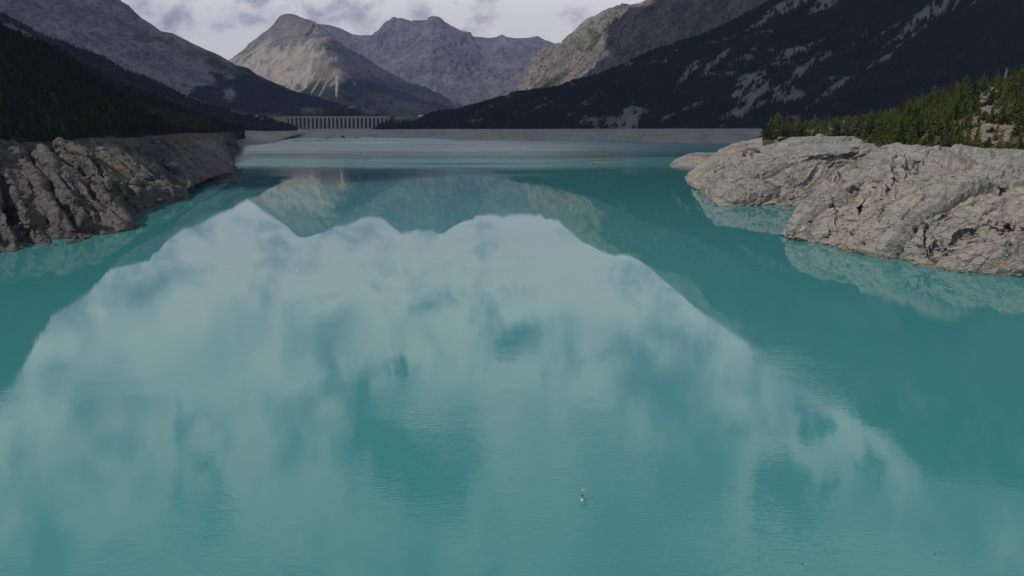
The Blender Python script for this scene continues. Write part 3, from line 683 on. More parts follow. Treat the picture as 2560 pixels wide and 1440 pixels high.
P = clefts(P, [([(100, 425), (140, 480), (175, 550), (207, 597)], 10, 8), ([(-10, 440), (0, 455), (25, 525), (50, 575), (78, 620)], 11, 9), ([(205, 447), (240, 490), (275, 525), (322, 565)], 6, 5), ([(118, 545)], 9, 4),
    ([(258, 452), (300, 478)], 6, 4), ([(322, 457), (365, 472)], 5, 3.5), ([(100, 345), (130, 375), (175, 405), (240, 447)], 13, 9), ([(40, 340), (75, 375), (105, 418)], 12, 8), ([(387, 345), (425, 368)], 5, 4), ([(357, 380), (400, 402), (462, 445)], 6, 6),
    ([(362, 410), (390, 432), (415, 457)], 4, 3.5), ([(345, 448), (390, 450)], 5, 3), ([(180, 360), (215, 385), (240, 410), (262, 445)], 4, 4), ([(455, 350), (500, 375), (560, 400)], 4, 4), ([(60, 500), (75, 560), (90, 600)], 3.5, 2.5), ([(150, 440), (190, 500), (240, 560)], 4, 3),
    ([(285, 345), (330, 380)], 4, 3), ([(520, 338), (560, 358), (590, 374)], 4, 4), ([(440, 345), (470, 352)], 4, 2)], 9, mask=rwt)
P = rock_detail(P, ix, 61, big=1.6, bigwl=34, ribdir=(0.70, -0.62, -0.30), ribamp=1.5, ribwl=6, small=0.7, strata=0.6, top=6, crack=1.4, far=1-0.6*sstep(420, 540, px0))
# the old track stays level and open
px0, _ = project(P0); tw = (np.exp(-((vv-(ix[3]+ix[4])/2)/3.5)**2)*0.8*(1-sstep(380, 440, px0)))[..., None]
P = P*(1-tw)+P0*tw
px, py = project(P); w1 = fbm(P, 12, 4, 0.6, 63)
gl = polymask(px, py, [[(270, 408), (320, 405), (330, 440), (300, 450), (275, 430)], [(158, 346), (190, 350), (185, 362), (165, 358)], [(380, 368), (430, 355), (560, 350), (470, 362)]], 10, w1*20)
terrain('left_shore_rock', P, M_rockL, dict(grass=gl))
leftrockP = P

# ================================================================== RIGHT HEADLAND
# mid headland (reaches out to the tip at the centre right)
wat = [Z(1713, 446), Z(1719, 455), Z(1735, 468), Z(1755, 484), Z(1775, 500), Z(1797, 516), Z(1840, 517), Z(1880, 516), Z(1930, 516), Z(1960, 517), Z(2017, 516), Z(2060, 515), Z(2140, 500), Z(2300, 500)]
lo = [Z(1714, 444, .5), Z(1730, 450, 3), Z(1750, 462, 4.5), D(1775, 472, 434), D(1800, 488, 393), D(1840, 488, 393), D(1900, 487, 394), D(1960, 482, 399), D(2040, 470, 408), D(2300, 455, 410)]
m1 = [Z(1716, 442, .8), Z(1742, 428, 5), D(1768, 430, 480), D(1800, 430, 425), D(1860, 430, 424), D(1930, 430, 426), D(2020, 425, 430), D(2120, 415, 438), D(2300, 410, 440)]
m2 = [Z(1718, 440, .8), Z(1755, 414, 7), Z(1790, 394, 13), Z(1830, 385, 21), Z(1880, 388, 25), Z(1960, 388, 26), Z(2060, 384, 27.5), Z(2150, 378, 28.5), Z(2300, 376, 29.5)]
m3 = [Z(1722, 437, .5), Z(1760, 408, 7), Z(1800, 380, 13), Z(1825, 368, 20), Z(1870, 358, 27), Z(1930, 362, 30), Z(2020, 360, 31), Z(2120, 358, 31.5), Z(2200, 358, 32), Z(2300, 362, 33)]
tp = [Z(1728, 433, .3), Z(1766, 403, 6), Z(1803, 376, 12), Z(1830, 364, 19), Z(1870, 353, 26.5), Z(1910, 344, 31.5), D(1950, 343, 555), D(2000, 343, 560), D(2045, 341, 575), D(2090, 341, 585), D(2140, 340, 590), D(2180, 349, 520), D(2215, 351, 500), D(2300, 355, 480)]
bk = [p+np.array([14, 40, -3 if k > 4 else -9]) for k, p in enumerate(tp)]
bk2 = [p+np.array([40, 120, -60]) for p in tp]
P, ix = loft([[p+np.array([-3, -3, -5]) for p in wat], wat, lo, m1, m2, m3, tp, bk, bk2], 560, [5, 46, 54, 54, 44, 34, 8, 4], 2, keep=(1, 6))
P = clefts(P, [([(1948, 460), (1985, 466), (2015, 458), (2040, 432), (2052, 415)], 5, 4.0), ([(2085, 392), (2105, 398), (2125, 388), (2150, 378)], 4, 3.0), ([(1870, 384), (1885, 382)], 6, -3.0), ([(2035, 478), (2056, 488)], 7, 3.5),
    ([(1840, 437), (1848, 440)], 3, 1.6), ([(1900, 508), (1960, 512)], 3, 1.5), ([(1800, 462), (1840, 466), (1885, 476)], 2.5, 1.2), ([(1952, 495), (2005, 500)], 5, 2.4), ([(1790, 420), (1830, 412), (1870, 414)], 2.5, 1.2)], 7, k=0.6)
P = rock_detail(P, ix, 71, big=3.4, bigwl=40, ribdir=(0.9, 0.4, 0.25), ribamp=1.5, ribwl=15, small=0.4, strata=1.0, top=6, crack=1.8)
px, py = project(P)
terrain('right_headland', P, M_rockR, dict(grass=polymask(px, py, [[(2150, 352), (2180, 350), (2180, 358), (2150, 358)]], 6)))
headP = P
# near bluff
wat = [Z(1962, 584), Z(1968, 592), Z(1990, 600), Z(2020, 606), Z(2060, 616), Z(2105, 626), Z(2140, 632), Z(2190, 645), Z(2240, 652), Z(2292, 664), Z(2340, 672), Z(2400, 681), Z(2480, 688), Z(2560, 693), Z(2700, 704), Z(2900, 735), Z(3300, 830)]
a1 = [D(1966, 578, 281), D(1985, 577, 270), D(2020, 577, 266), D(2070, 582, 258), D(2150, 592, 243), D(2250, 607, 228), D(2400, 624, 212), D(2560, 634, 205), D(2900, 660, 190), D(3300, 700, 168)]
a2 = [D(1976, 560, 283), D(2000, 542, 277), D(2040, 532, 274), D(2100, 530, 266), D(2200, 530, 247), D(2350, 540, 232), D(2560, 550, 223), D(2900, 570, 208), D(3300, 600, 190)]
a3 = [D(1990, 543, 286), D(2022, 508, 285), D(2055, 478, 288), D(2120, 470, 283), D(2220, 465, 266), D(2380, 470, 254), D(2560, 475, 248), D(2900, 490, 232), D(3300, 520, 212)]
a4 = [D(2004, 526, 290), D(2034, 488, 295), D(2075, 440, 304), D(2140, 415, 308), D(2230, 405, 298), D(2380, 410, 286), D(2560, 420, 280), D(2900, 430, 265), D(3300, 460, 240)]
a5 = [D(2010, 518, 292), D(2040, 480, 300), D(2085, 430, 316), D(2150, 390, 345), D(2220, 364, 366), D(2260, 356, 362), D(2310, 362, 352), D(2370, 366, 342), D(2440, 372, 332), D(2560, 378, 322), D(2900, 390, 300), D(3300, 410, 270)]
bk = [p+np.array([8, 22, -0.5 if k > 3 else -6]) for k, p in enumerate(a5)]
bk2 = [p+np.array([20, 40, -8 if k > 4 else -25]) for k, p in enumerate(a5)]
P, ix = loft([[p+np.array([-3, -3, -5]) for p in wat], wat, a1, a2, a3, a4, a5, bk, bk2], 760, [6, 70, 76, 76, 76, 60, 10, 4], 3, keep=(1,))
P = clefts(P, [([(2246, 372), (2242, 400), (2232, 440), (2217, 485), (2207, 530), (2202, 560), (2197, 592)], 5, 4.5), ([(2156, 470), (2148, 500), (2137, 562), (2135, 628)], 3.5, 3.0),
    ([(2205, 492)], 13, 4.0), ([(2082, 442)], 9, 3.0), ([(2248, 650), (2280, 640), (2310, 627), (2360, 603), (2405, 577), (2450, 562)], 3.5, 3.0), ([(2302, 652), (2345, 627), (2407, 610), (2470, 600), (2560, 602)], 4, 3.2),
    ([(2230, 440), (2262, 425), (2276, 405), (2296, 388), (2345, 362)], 5, 4.5), ([(2322, 545), (2316, 580), (2310, 606)], 3.2, 2.6), ([(2422, 510), (2460, 513), (2500, 508)], 3, 2.2), ([(2380, 468), (2415, 462), (2452, 457), (2500, 460), (2570, 468)], 3.5, 2.8),
    ([(2170, 612)], 12, 3.2), ([(2070, 584)], 8, 2.2), ([(2135, 628), (2146, 600), (2160, 582)], 4, 2.6), ([(2430, 530), (2480, 545), (2570, 552)], 3, 2.2), ([(2520, 420), (2550, 428), (2580, 440)], 5, 3.4),
    ([(2120, 470), (2170, 450), (2215, 445)], 3.5, 3.0), ([(2020, 560), (2060, 540), (2130, 520)], 2.5, 1.8), ([(2070, 500), (2090, 530), (2092, 560)], 2.5, 2.0), ([(2380, 520), (2350, 545), (2290, 570)], 2.6, 1.8), ([(2520, 592)], 9, 2.6)], 5, k=0.55)
P = rock_detail(P, ix, 83, big=7.0, bigwl=34, ribdir=(0.80, 0.30, 0.50), ribamp=2.7, ribwl=14, small=0.42, strata=1.1, top=6, crack=2.4)
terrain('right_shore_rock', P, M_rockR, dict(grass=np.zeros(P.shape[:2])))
bluffP = P
# outlying knoll
wat = [Z(1673, 414), Z(1680, 418), Z(1700, 420), Z(1730, 419.5), Z(1760, 419), Z(1790, 417), Z(1830, 412)]
b1 = [Z(1674, 412, .5), Z(1690, 405, 3), Z(1715, 402, 4.5), Z(1745, 401, 5), Z(1780, 402, 5), Z(1830, 404, 4)]
b2 = [Z(1676, 410, .8), Z(1698, 393, 4), Z(1720, 384, 7), Z(1738, 380, 8.2), Z(1760, 382, 7.6), Z(1790, 381, 7.6), Z(1830, 385, 6)]
P, ix = loft([[p+np.array([0, -3, -4]) for p in wat], wat, b1, b2, [p+np.array([8, 60, -14]) for p in b2]], 260, [4, 34, 44, 12], 2, keep=(1,))
P = rock_detail(P, ix, 91, big=1.0, bigwl=20, ribdir=(0.9, 0.3, 0.2), ribamp=0.8, ribwl=7, small=0.4, strata=0.5, crack=0.6)
px, py = project(P)
o = terrain('rock_knoll', P, M_rockR, dict(grass=polymask(px, py, [[(1740, 386), (1780, 386), (1785, 392), (1765, 396)]], 4)))

# hill behind the right shore
g0 = [p+np.array([4, 10, -1.5]) for p in [D(1905, 346, 560)]+[D(1950, 345, 555), D(2000, 345, 560), D(2045, 343, 575), D(2090, 343, 585), D(2140, 343, 590), D(2180, 351, 500), D(2215, 357, 400)]+[D(2260, 358, 368), D(2310, 364, 358), D(2370, 368, 348), D(2440, 374, 338), D(2560, 380, 328), D(2900, 392, 305), D(3300, 412, 275)]]
g1 = [D(1912, 340, 580), D(1960, 334, 590), D(2040, 328, 610), D(2130, 325, 620), D(2200, 325, 560), D(2260, 320, 440), D(2330, 310, 400), D(2440, 300, 378), D(2560, 290, 362), D(2900, 260, 335), D(3300, 250, 305)]
g2 = [D(1920, 334, 610), D(1970, 320, 640), D(2050, 308, 670), D(2130, 300, 690), D(2200, 292, 680), D(2290, 262, 600), D(2360, 240, 560), D(2450, 220, 520), D(2560, 195, 490), D(2900, 110, 430), D(3300, 30, 380)]
g3 = [p+np.array([30, 90, -6]) for p in g2]; g4 = [p+np.array([80, 240, -70]) for p in g2]
P, ix = loft([[p+np.array([0, -2, -6]) for p in g0], g0, g1, g2, g3, g4], 420, [4, 50, 70, 16, 6], 3, keep=(1,))
nv, nu = P.shape[:2]; vv = np.arange(nv)[:, None]; N = gridnormals(P)
P = P+N*((fbm(P, 30, 5, 0.55, 95)*4.0+fbm(P, 6, 4, 0.6, 96)*1.2)*sstep(ix[1], ix[1]+8, vv))[..., None]
px, py = project(P); w1 = fbm(P, 14, 5, 0.6, 97)
out_r = sstep(0.16, 0.26, w1+0.12*sstep(2300, 2500, px)*sstep(220, 330, py))
out_r = np.maximum(out_r, polymask(px, py, [[(2440, 250), (2480, 215), (2500, 240), (2480, 300), (2500, 340), (2560, 380), (2400, 380), (2430, 330)], [(2300, 340), (2330, 330), (2340, 370), (2290, 370)]], 12, w1*60)*0.9)
terrain('right_hillside', P, M_ground, dict(scree=out_r, forest=np.zeros((nv, nu)), grass=sstep(-0.1, 0.2, fbm(P, 22, 4, 0.6, 99))*0.8))
hillP, hill_rock, hill_ix = P, out_r, ix

# ================================================================== unseen clouds added to shade the slopes, the far lake and the left bank
def shade_cloud(name, target, halfx, halfy, rot, seed, alt=2750):
    nu_, nv_ = 90, 46
    th, ph = np.meshgrid(np.linspace(0, 2*np.pi, nu_), np.linspace(-np.pi/2, np.pi/2, nv_))
    U = np.stack([np.cos(ph)*np.cos(th), np.cos(ph)*np.sin(th), np.sin(ph)], -1)
    n = 1+0.55*fbm(U, 0.55, 5, 0.55, seed)+0.12*np.abs(fbm(U, 0.16, 3, 0.5, seed+1))
    S = U*n[..., None]*np.array([halfx, halfy, 190]); S[..., 2] = np.where(S[..., 2] < 0, S[..., 2]*0.35, S[..., 2])
    c, s = math.cos(rot), math.sin(rot)
    S = np.stack([S[..., 0]*c-S[..., 1]*s, S[..., 0]*s+S[..., 1]*c, S[..., 2]], -1)
    t = (alt-target[2])/sun_dir[2]
    cen = np.array(target)+np.array(sun_dir)*t
    o = mesh_obj(name, (S+cen).reshape(-1, 3), gridfaces(nv_, nu_), M_shade_cloud, smooth=True)
    tag(o, kind='structure'); return o
shade_cloud('shade_cloud', (1560, 1960, 250), 1750, 860, 2.05, 5)
shade_cloud('shade_cloud', (350, 2750, 60), 1150, 480, 2.75, 15)
shade_cloud('shade_cloud', (250, 1600, 0), 900, 420, 0.1, 9)
shade_cloud('shade_cloud', (-60, 1330, 0), 470, 370, 0.1, 12)
shade_cloud('shade_cloud', (-400, 540, 70), 210, 130, 0.5, 14, alt=2600)  # small unseen cloud added to darken the upper left bank
shade_cloud('shade_cloud', (500, 2330, 0), 1600, 520, 2.95, 11)
shade_cloud('shade_cloud', (-2300, 4100, 500), 1500, 1150, 2.2, 21, alt=6000)
shade_cloud('shade_cloud', (-1300, 2500, 200), 900, 700, 2.0, 27, alt=4500)
shade_cloud('shade_cloud', (-350, 7300, 500), 1150, 1700, 0.35, 33, alt=7000)


# ================================================================== vegetation
def far_forest(name, P, scree, count, hmin, hmax, seed, rows=None, mat=M_fol_far, maxscree=0.4):
    """thousands of small two-tier conifers joined in one mass"""
    r = np.random.default_rng(seed)
    if rows: P = P[rows[0]:rows[1]]; scree = scree[rows[0]:rows[1]]
    nv, nu = P.shape[:2]
    a = P[:-1, :-1]; b = P[:-1, 1:]; c = P[1:, :-1]
    area = np.linalg.norm(np.cross(b-a, c-a), axis=2)
    w_ = area*(scree[:-1, :-1] < maxscree)
    # only what can be seen from the lake: within the frame with a margin
    qx, qy = project(a); w_ = w_*((qx > -500) & (qx < 3000)).astype(float)
    w_ = w_/np.maximum(200, np.linalg.norm(a, axis=2))**0.8
    w_ = w_.ravel()/w_.sum(); k = r.choice(len(w_), count, p=w_)
    i, j = np.divmod(k, nu-1); f = r.random((count, 1)); g = r.random((count, 1))
    base = a[i, j]+f*(b[i, j]-a[i, j])+g*(c[i, j]-a[i, j])
    h = hmin+(hmax-hmin)*r.random(count)**1.4
    rad = h*(0.19+0.09*r.random(count)); S = 5
    ang = r.random(count)[:, None]*6.28+np.arange(S)[None]*2*np.pi/S
    jit = 0.7+0.6*r.random((count, S))
    V = []
    def ring(z, rr_, jt):
        x = base[:, 0:1]+np.cos(ang)*rad[:, None]*rr_*jt; y = base[:, 1:2]+np.sin(ang)*rad[:, None]*rr_*jt
        zz = np.repeat(base[:, 2:3]+h[:, None]*z, S, 1)-0.3*jit
        return np.stack([x, y, zz], -1)
    r1 = ring(0.06, 1.0, jit); r2 = ring(0.45, 0.72, jit[:, ::-1])
    t1 = base+np.stack([0*h, 0*h, h*0.72], -1); t2 = base+np.stack([0*h+r.normal(0, .1, count), 0*h, h], -1)
    V = np.concatenate([r1, t1[:, None], r2, t2[:, None]], 1)          # 12 verts per tree
    off = np.arange(count)[:, None, None]*(2*S+2)
    f1 = np.array([[q_, (q_+1) % S, S] for q_ in range(S)]); f2 = f1+S+1
    Fc = (np.concatenate([f1, f2])[None]+off).reshape(-1, 3)
    o = mesh_obj(name, V.reshape(-1, 3), Fc, mat)
    tag(o, kind='stuff'); return o
far_forest('far_forest', slopeP, slope_scree, 64000, 7, 15, 1, rows=(slope_ix[2]+1, slope_ix[4]+3))
far_forest('ridge_forest', ridgeP, ridge_scree, 20000, 7, 14, 2)
far_forest('hillside_forest', nearridgeP, nearridgeP[..., 0]*0, 26000, 6, 12, 3)

def conifer_meshes(seed, height, width, bare=0.12, n=300, crownmat=M_fol, droop=0.25, ragged=0.35):
    """trunk mesh and crown mesh of one conifer standing at the origin"""
    r = np.random.default_rng(seed)
    # trunk
    S, K = 6, 6; lean = r.normal(0, 0.02*height, 2)
    V = []; Fc = []
    for k in range(K):
        t = k/(K-1); rad = 0.022*height*(1-t)+0.02
        for s in range(S):
            a = 2*np.pi*s/S; V.append((lean[0]*t*t+rad*math.cos(a), lean[1]*t*t+rad*math.sin(a), -0.4+t*height*0.96))
    for k in range(K-1):
        for s in range(S):
            Fc.append([k*S+s, k*S+(s+1) % S, (k+1)*S+(s+1) % S, (k+1)*S+s])
    # limbs
    nl = 12
    for q_ in range(nl):
        z = height*(bare+0.75*r.random()*(1-bare)); a = r.random()*6.28; L = width*(1-z/height)**0.7*0.8
        p0 = np.array([0, 0, z]); p1 = np.array([math.cos(a)*L, math.sin(a)*L, z-droop*L*0.5])
        side = np.array([-math.sin(a), math.cos(a), 0])*0.04; b = len(V)
        V += [tuple(p0+side), tuple(p0-side), tuple(p1-side*0.3), tuple(p1+side*0.3)]; Fc.append([b, b+1, b+2, b+3])
        V += [tuple(p0+(0, 0, .05)), tuple(p0-(0, 0, .05)), tuple(p1-(0, 0, .02)), tuple(p1+(0, 0, .02))]; Fc.append([b+4, b+5, b+6, b+7])
    tr = (np.array(V, np.float32), np.array(Fc))
    # crown of needle sprays gathered round whorls
    V = []; nw = int(9+height*0.9)
    wh_a = r.random(nw)*6.28
    prof = 0.75+ragged*r.normal(0, 1, (nw, 5))
    for q_ in range(n):
        k = int((q_/n)**1.25*nw); k = min(k, nw-1); t = (k+r.random()*0.7)/nw
        z = height*(bare+(1-bare)*t)
        R_ = width*(1-t)**0.72*max(0.3, prof[k, q_ % 5])+0.1
        a = wh_a[k]+(q_ % 5)*1.2566+r.normal(0, 0.22); rr_ = R_*(0.35+0.7*r.random())
        c = np.array([math.cos(a)*rr_+lean[0]*t*t, math.sin(a)*rr_+lean[1]*t*t, z-droop*rr_*0.6+0.15*rr_*r.random()])
        out_ = np.array([math.cos(a), math.sin(a), -droop+r.normal(0, .3)]); out_ /= np.linalg.norm(out_)
        s = (0.42+0.4*r.random())*(0.55+0.5*(1-t))*width*0.42
        side = np.cross(out_, r.normal(0, 1, 3)); side /= np.linalg.norm(side)+1e-6
        V += [c-out_*s*0.6-side*s*0.45, c-out_*s*0.5+side*s*0.45, c+out_*s+side*s*0.12, c+out_*s*0.9-side*s*0.15]
    V += [(lean[0]-0.1, lean[1], height*.86), (lean[0]+0.1, lean[1], height*.86), (lean[0]+.02, lean[1], height*1.02), (lean[0]-.02, lean[1], height*1.02)]
    V = np.array(V, np.float32)
    cr_ = (V, np.arange(len(V)).reshape(-1, 4))
    return tr, cr_

def tree_proto(name, seed, height, width, **kw):
    cm = kw.pop('crownmat', M_fol); tm = kw.pop('trunkmat', M_bark)
    tr, crn = conifer_meshes(seed, height, width, **kw)
    root = bpy.data.objects.new(name, None); COL.objects.link(root)
    mesh_obj('trunk', tr[0], tr[1], tm, root); mesh_obj('crown', crn[0], crn[1], cm, root)
    return root
def copy_tree(root):
    r = root.copy(); COL.objects.link(r)
    for ch in root.children:
        c = ch.copy(); COL.objects.link(c); c.parent = r
    return r
protos = [tree_proto('pine_tree', 100+i, hh, ww, bare=bb, n=nn, ragged=rg) for i, (hh, ww, bb, nn, rg) in enumerate(
    [(10, 2.6, .08, 380, .35), (12, 2.8, .12, 400, .4), (8, 3.0, .06, 380, .45), (10.5, 3.4, .10, 420, .5), (6, 3.0, .03, 340, .5), (9, 2.1, .1, 320, .3)])]
rusty = tree_proto('pine_tree', 210, 8.5, 1.9, n=260, crownmat=M_fol_rust)
bushes = [tree_proto('mountain_pine_bush', 300+i, hh, ww, bare=0.0, n=240, ragged=.4, droop=-0.15) for i, (hh, ww) in enumerate([(3.2, 2.8), (2.4, 2.4)])]
used = set()
def place(root, loc, s, rz, label, cat, group):
    o = root if root.name not in used else copy_tree(root)
    used.add(root.name); used.add(o.name)
    o.location = [float(v) for v in loc]; o.scale = (s, s, s*(0.9+0.25*random.random())); o.rotation_euler = (random.gauss(0, .04), random.gauss(0, .04), rz)
    tag(o, label, cat, group); return o

def pick(P, w_, n, seed, mind):
    r = np.random.default_rng(seed); nv, nu = P.shape[:2]
    a = P[:-1, :-1]; b = P[:-1, 1:]; c = P[1:, :-1]
    area = np.linalg.norm(np.cross(b-a, c-a), axis=2)*w_[:-1, :-1]
    pr = area.ravel()/area.sum(); ks = r.choice(len(pr), n*8, p=pr); out_ = []
    for k in ks:
        i, j = divmod(int(k), nu-1); f, g = r.random(2)
        p = a[i, j]+f*(b[i, j]-a[i, j])+g*(c[i, j]-a[i, j])
        m_ = mind(p) if callable(mind) else mind
        if all((p[0]-q_[0])**2+(p[1]-q_[1])**2 > m_*m_ for q_ in out_): out_.append(p)
        if len(out_) >= n: break
    return np.array(out_)
# right hill
px, py = project(hillP); vv = np.arange(hillP.shape[0])[:, None]
wv_ = ((px > 1850) & (px < 2640) & (vv > hill_ix[1]+1) & (vv < hill_ix[3]+8))*(1-0.85*hill_rock)
dist = np.linalg.norm(hillP[..., :2], axis=2)
pts = pick(hillP, wv_/np.maximum(dist, 100)**1.2, 330, 11, 3.6)
# rim row right along the rock edge so the wood ends in a dense front
rim = [hillP[hill_ix[1]+2+int(RNG.integers(0, 5)), j] for j in np.unique(np.linspace(6, int(np.argmin(np.abs(px[hill_ix[1]]-2600))), 62).astype(int))]
n_tree = 0
for p in rim:
    k = random.random(); qx, qy = project(np.array(p)[None])
    if k < 0.7:
        place(protos[random.randrange(6)], p-np.array([0, 0, .5]), (0.75+0.35*random.random())*(1.35 if qx[0] < 2190 else 1), random.random()*6.28, 'tall pine in the front row on the flat rim of the pale headland' if qx[0] < 2190 else 'pine rooted on the top edge of the near bluff', 'tree', 'pines on the headland rim' if qx[0] < 2190 else 'pines on the bluff edge'); n_tree += 1
    else:
        place(bushes[random.randrange(2)], p, 0.9+0.6*random.random(), random.random()*6.28, 'low mountain pine bush at the pale rock rim of the right shore', 'bush', 'bushes along the right rock rim')
rust_done = 0
target_rust = np.array(D(2335, 245, 560))
ri = int(np.argmin(np.hypot(pts[:, 0]-target_rust[0], pts[:, 1]-target_rust[1])))
rest = []
pd = np.linalg.norm(pts[:, :2], axis=1); order = np.argsort(pd)
for cnt, i in enumerate(order):
    p = pts[i]; qx, qy = project(p[None])
    if i == ri:
        place(rusty, p, 1.0, 0.4, 'rust brown pine, the only brown crown on the right hill', 'tree', None); continue
    if n_tree < 236:
        side = 'left' if qx[0] < 2200 else 'right'; skyl = np.interp(qx[0], [2200, 2290, 2360, 2450, 2560], [285, 262, 240, 220, 195]); zone = 2 if qy[0] < skyl+14 else 1 if qy[0] < skyl+55 else 0
        if side == 'right' and random.random() < 0.25:
            place(bushes[random.randrange(2)], p, 1.0+0.7*random.random(), random.random()*6.28, 'mountain pine bush between rocks on the steep right hill', 'bush', 'bushes on the right hill')
        else:
            place(protos[random.randrange(6)], p-np.array([0, 0, .4]), (0.7+0.45*random.random())*(1.5 if side == 'left' else 1), random.random()*6.28,
                  'green pine inside the wood behind the flat pale headland' if side == 'left' else ('pine on the skyline of the steep right hill against the dark slope' if zone == 2 else
                  'pine on the middle of the steep right hill' if zone == 1 else 'pine low on the right hill just above the near bluff'), 'tree',
                  'pines behind the headland' if side == 'left' else ('pines low on the right hill', 'pines on the middle of the right hill', 'pines on the skyline of the right hill')[zone]); n_tree += 1
far_forest('right_hill_wood', hillP, np.where(wv_ > 0, hill_rock, 1.0), 2400, 2.5, 7, 5, mat=M_fol, maxscree=0.5)
# left bank: the nearest trees
px, py = project(nearridgeP); vv = np.arange(nearridgeP.shape[0])[:, None]
wl = ((px > -120) & (px < 420) & (vv > 1) & (vv < 34)).astype(float)
pts = pick(nearridgeP, wl/np.maximum(np.linalg.norm(nearridgeP[..., :2], axis=2), 100)**1.5, 64, 12, 5)
for p in pts:
    place(protos[random.randrange(6)], p-np.array([0, 0, .4]), 0.8+0.5*random.random(), random.random()*6.28, *(('dark pine at the far left edge, at the foot of the shaded hillside', 'tree', 'pines at the far left edge') if project(p[None])[0][0] < 150 else
          ('dark pine above the left rocks where the pale bank begins', 'tree', 'pines above the left rocks')))

# dead trees lying and standing among the rocks of the right hill
def tube(V, Fc, pts, radii, S=6):
    b0 = len(V)
    for p, rd in zip(pts, radii):
        p = np.array(p, float)
        for s in range(S):
            a = 2*math.pi*s/S; V.append((p[0]+rd*math.cos(a), p[1]+rd*0.7*math.sin(a), p[2]+rd*0.7*math.sin(a)))
    for k in range(len(pts)-1):
        for s in range(S):
            Fc.append([b0+k*S+s, b0+k*S+(s+1) % S, b0+(k+1)*S+(s+1) % S, b0+(k+1)*S+s])
def on_hill(px_, py_):
    qx, qy = project(hillP); i = np.unravel_index(np.argmin((qx-px_)**2+(qy-py_)**2), qx.shape); return hillP[i]
def dead_tree(loc, label, lying):
    root = bpy.data.objects.new('dead_tree', None); COL.objects.link(root); root.location = [float(v) for v in loc]
    V, Fc = [], []
    top = (6.5, 0.5, 1.4) if lying else (0.5, 0, 6)
    tube(V, Fc, [(0, 0, 0.3 if lying else -0.3), (top[0]*.5, top[1]*.4, top[2]*.55+.3), top], [0.22, 0.15, 0.05])
    mesh_obj('trunk', V, Fc, M_dead, root)
    for k in range(7):
        V, Fc = [], []; t = 0.25+0.1*k; s = (top[0]*t, top[1]*t, top[2]*t+0.3); a = random.random()*6.28
        tube(V, Fc, [s, (s[0]+math.cos(a)*.8, s[1]+math.sin(a)*.5, s[2]+.5+.4*random.random()), (s[0]+math.cos(a)*1.5, s[1]+math.sin(a)*.9, s[2]+.9+.9*random.random())], [.07, .05, .02])
        mesh_obj('branch', V, Fc, M_dead, root)
    tag(root, label, 'tree'); return root
dead_tree(on_hill(2505, 272)+np.array([0, -1, 1.0]), 'bleached fallen tree with bare branches lying on the right hill', True)
dead_tree(on_hill(2508, 200)+np.array([0, -1, 4.0]), 'bare grey dead tree standing near the right edge', False)

# rubble and stones lying on the shores
def rubble(name, P, w_, count, smin, smax, seed, mat):
    r = np.random.default_rng(seed); nv, nu = P.shape[:2]
    a = P[:-1, :-1]; b = P[:-1, 1:]; c = P[1:, :-1]
    area = np.linalg.norm(np.cross(b-a, c-a), axis=2)*w_[:-1, :-1]
    k = r.choice(area.size, count, p=area.ravel()/area.sum()); i, j = np.divmod(k, nu-1)
    base = a[i, j]+r.random((count, 1))*(b[i, j]-a[i, j])+r.random((count, 1))*(c[i, j]-a[i, j])
    t = (1+5**0.5)/2
    ico = np.array([[-1, t, 0], [1, t, 0], [-1, -t, 0], [1, -t, 0], [0, -1, t], [0, 1, t], [0, -1, -t], [0, 1, -t], [t, 0, -1], [t, 0, 1], [-t, 0, -1], [-t, 0, 1]])/1.9
    fc = np.array([[0, 11, 5], [0, 5, 1], [0, 1, 7], [0, 7, 10], [0, 10, 11], [1, 5, 9], [5, 11, 4], [11, 10, 2], [10, 7, 6], [7, 1, 8], [3, 9, 4], [3, 4, 2], [3, 2, 6], [3, 6, 8], [3, 8, 9], [4, 9, 5], [2, 4, 11], [6, 2, 10], [8, 6, 7], [9, 8, 1]])
    sz = smin+(smax-smin)*r.random(count)**3
    an = r.random((count, 1))*6.28
    V = ico[None]*(0.65+0.6*r.random((count, 12, 1)))*(sz[:, None, None]*np.stack([0.8+0.7*r.random(count), 0.6+0.5*r.random(count), 0.4+0.3*r.random(count)], -1)[:, None, :])
    x = V[..., 0]*np.cos(an)-V[..., 1]*np.sin(an); y = V[..., 0]*np.sin(an)+V[..., 1]*np.cos(an)
    V = np.stack([x, y, V[..., 2]], -1)+base[:, None]
    Fc = (fc[None]+np.arange(count)[:, None, None]*12).reshape(-1, 3)
    o = mesh_obj(name, V.reshape(-1, 3), Fc, mat, attrs=dict(grass=np.zeros(count*12))); tag(o, kind='stuff')
def shorew(P, lo_, hi_, rest):
    z = P[..., 2]; return np.where((z > lo_) & (z < hi_), 1.0, rest*(z > 0))
q_ = sstep(-0.05, 0.25, fbm(leftrockP, 14, 4, .6, 81))
rubble('left_shore_rubble', leftrockP, shorew(leftrockP, -.3, 1.2, 0.0)*3+q_*(leftrockP[..., 2] > 0)*0.8, 5200, .25, 1.5, 31, M_rockL)
q_ = sstep(0.05, 0.3, fbm(headP, 16, 4, .6, 82))
rubble('headland_rubble', headP, shorew(headP, -.3, 1.0, 0.0)*2+q_*(headP[..., 2] > 0)*0.35, 2200, .25, 1.3, 32, M_rockR)
q_ = sstep(0.12, 0.3, fbm(bluffP, 12, 4, .6, 83))
rubble('right_shore_rubble', bluffP, shorew(bluffP, -.3, 0.8, 0.0)*2+q_*(bluffP[..., 2] > 0)*0.4, 1800, .2, 1.0, 33, M_rockR)
rubble('right_hill_rubble', hillP, hill_rock*(project(hillP)[0] < 2700), 1500, .3, 1.8, 34, M_rockR)

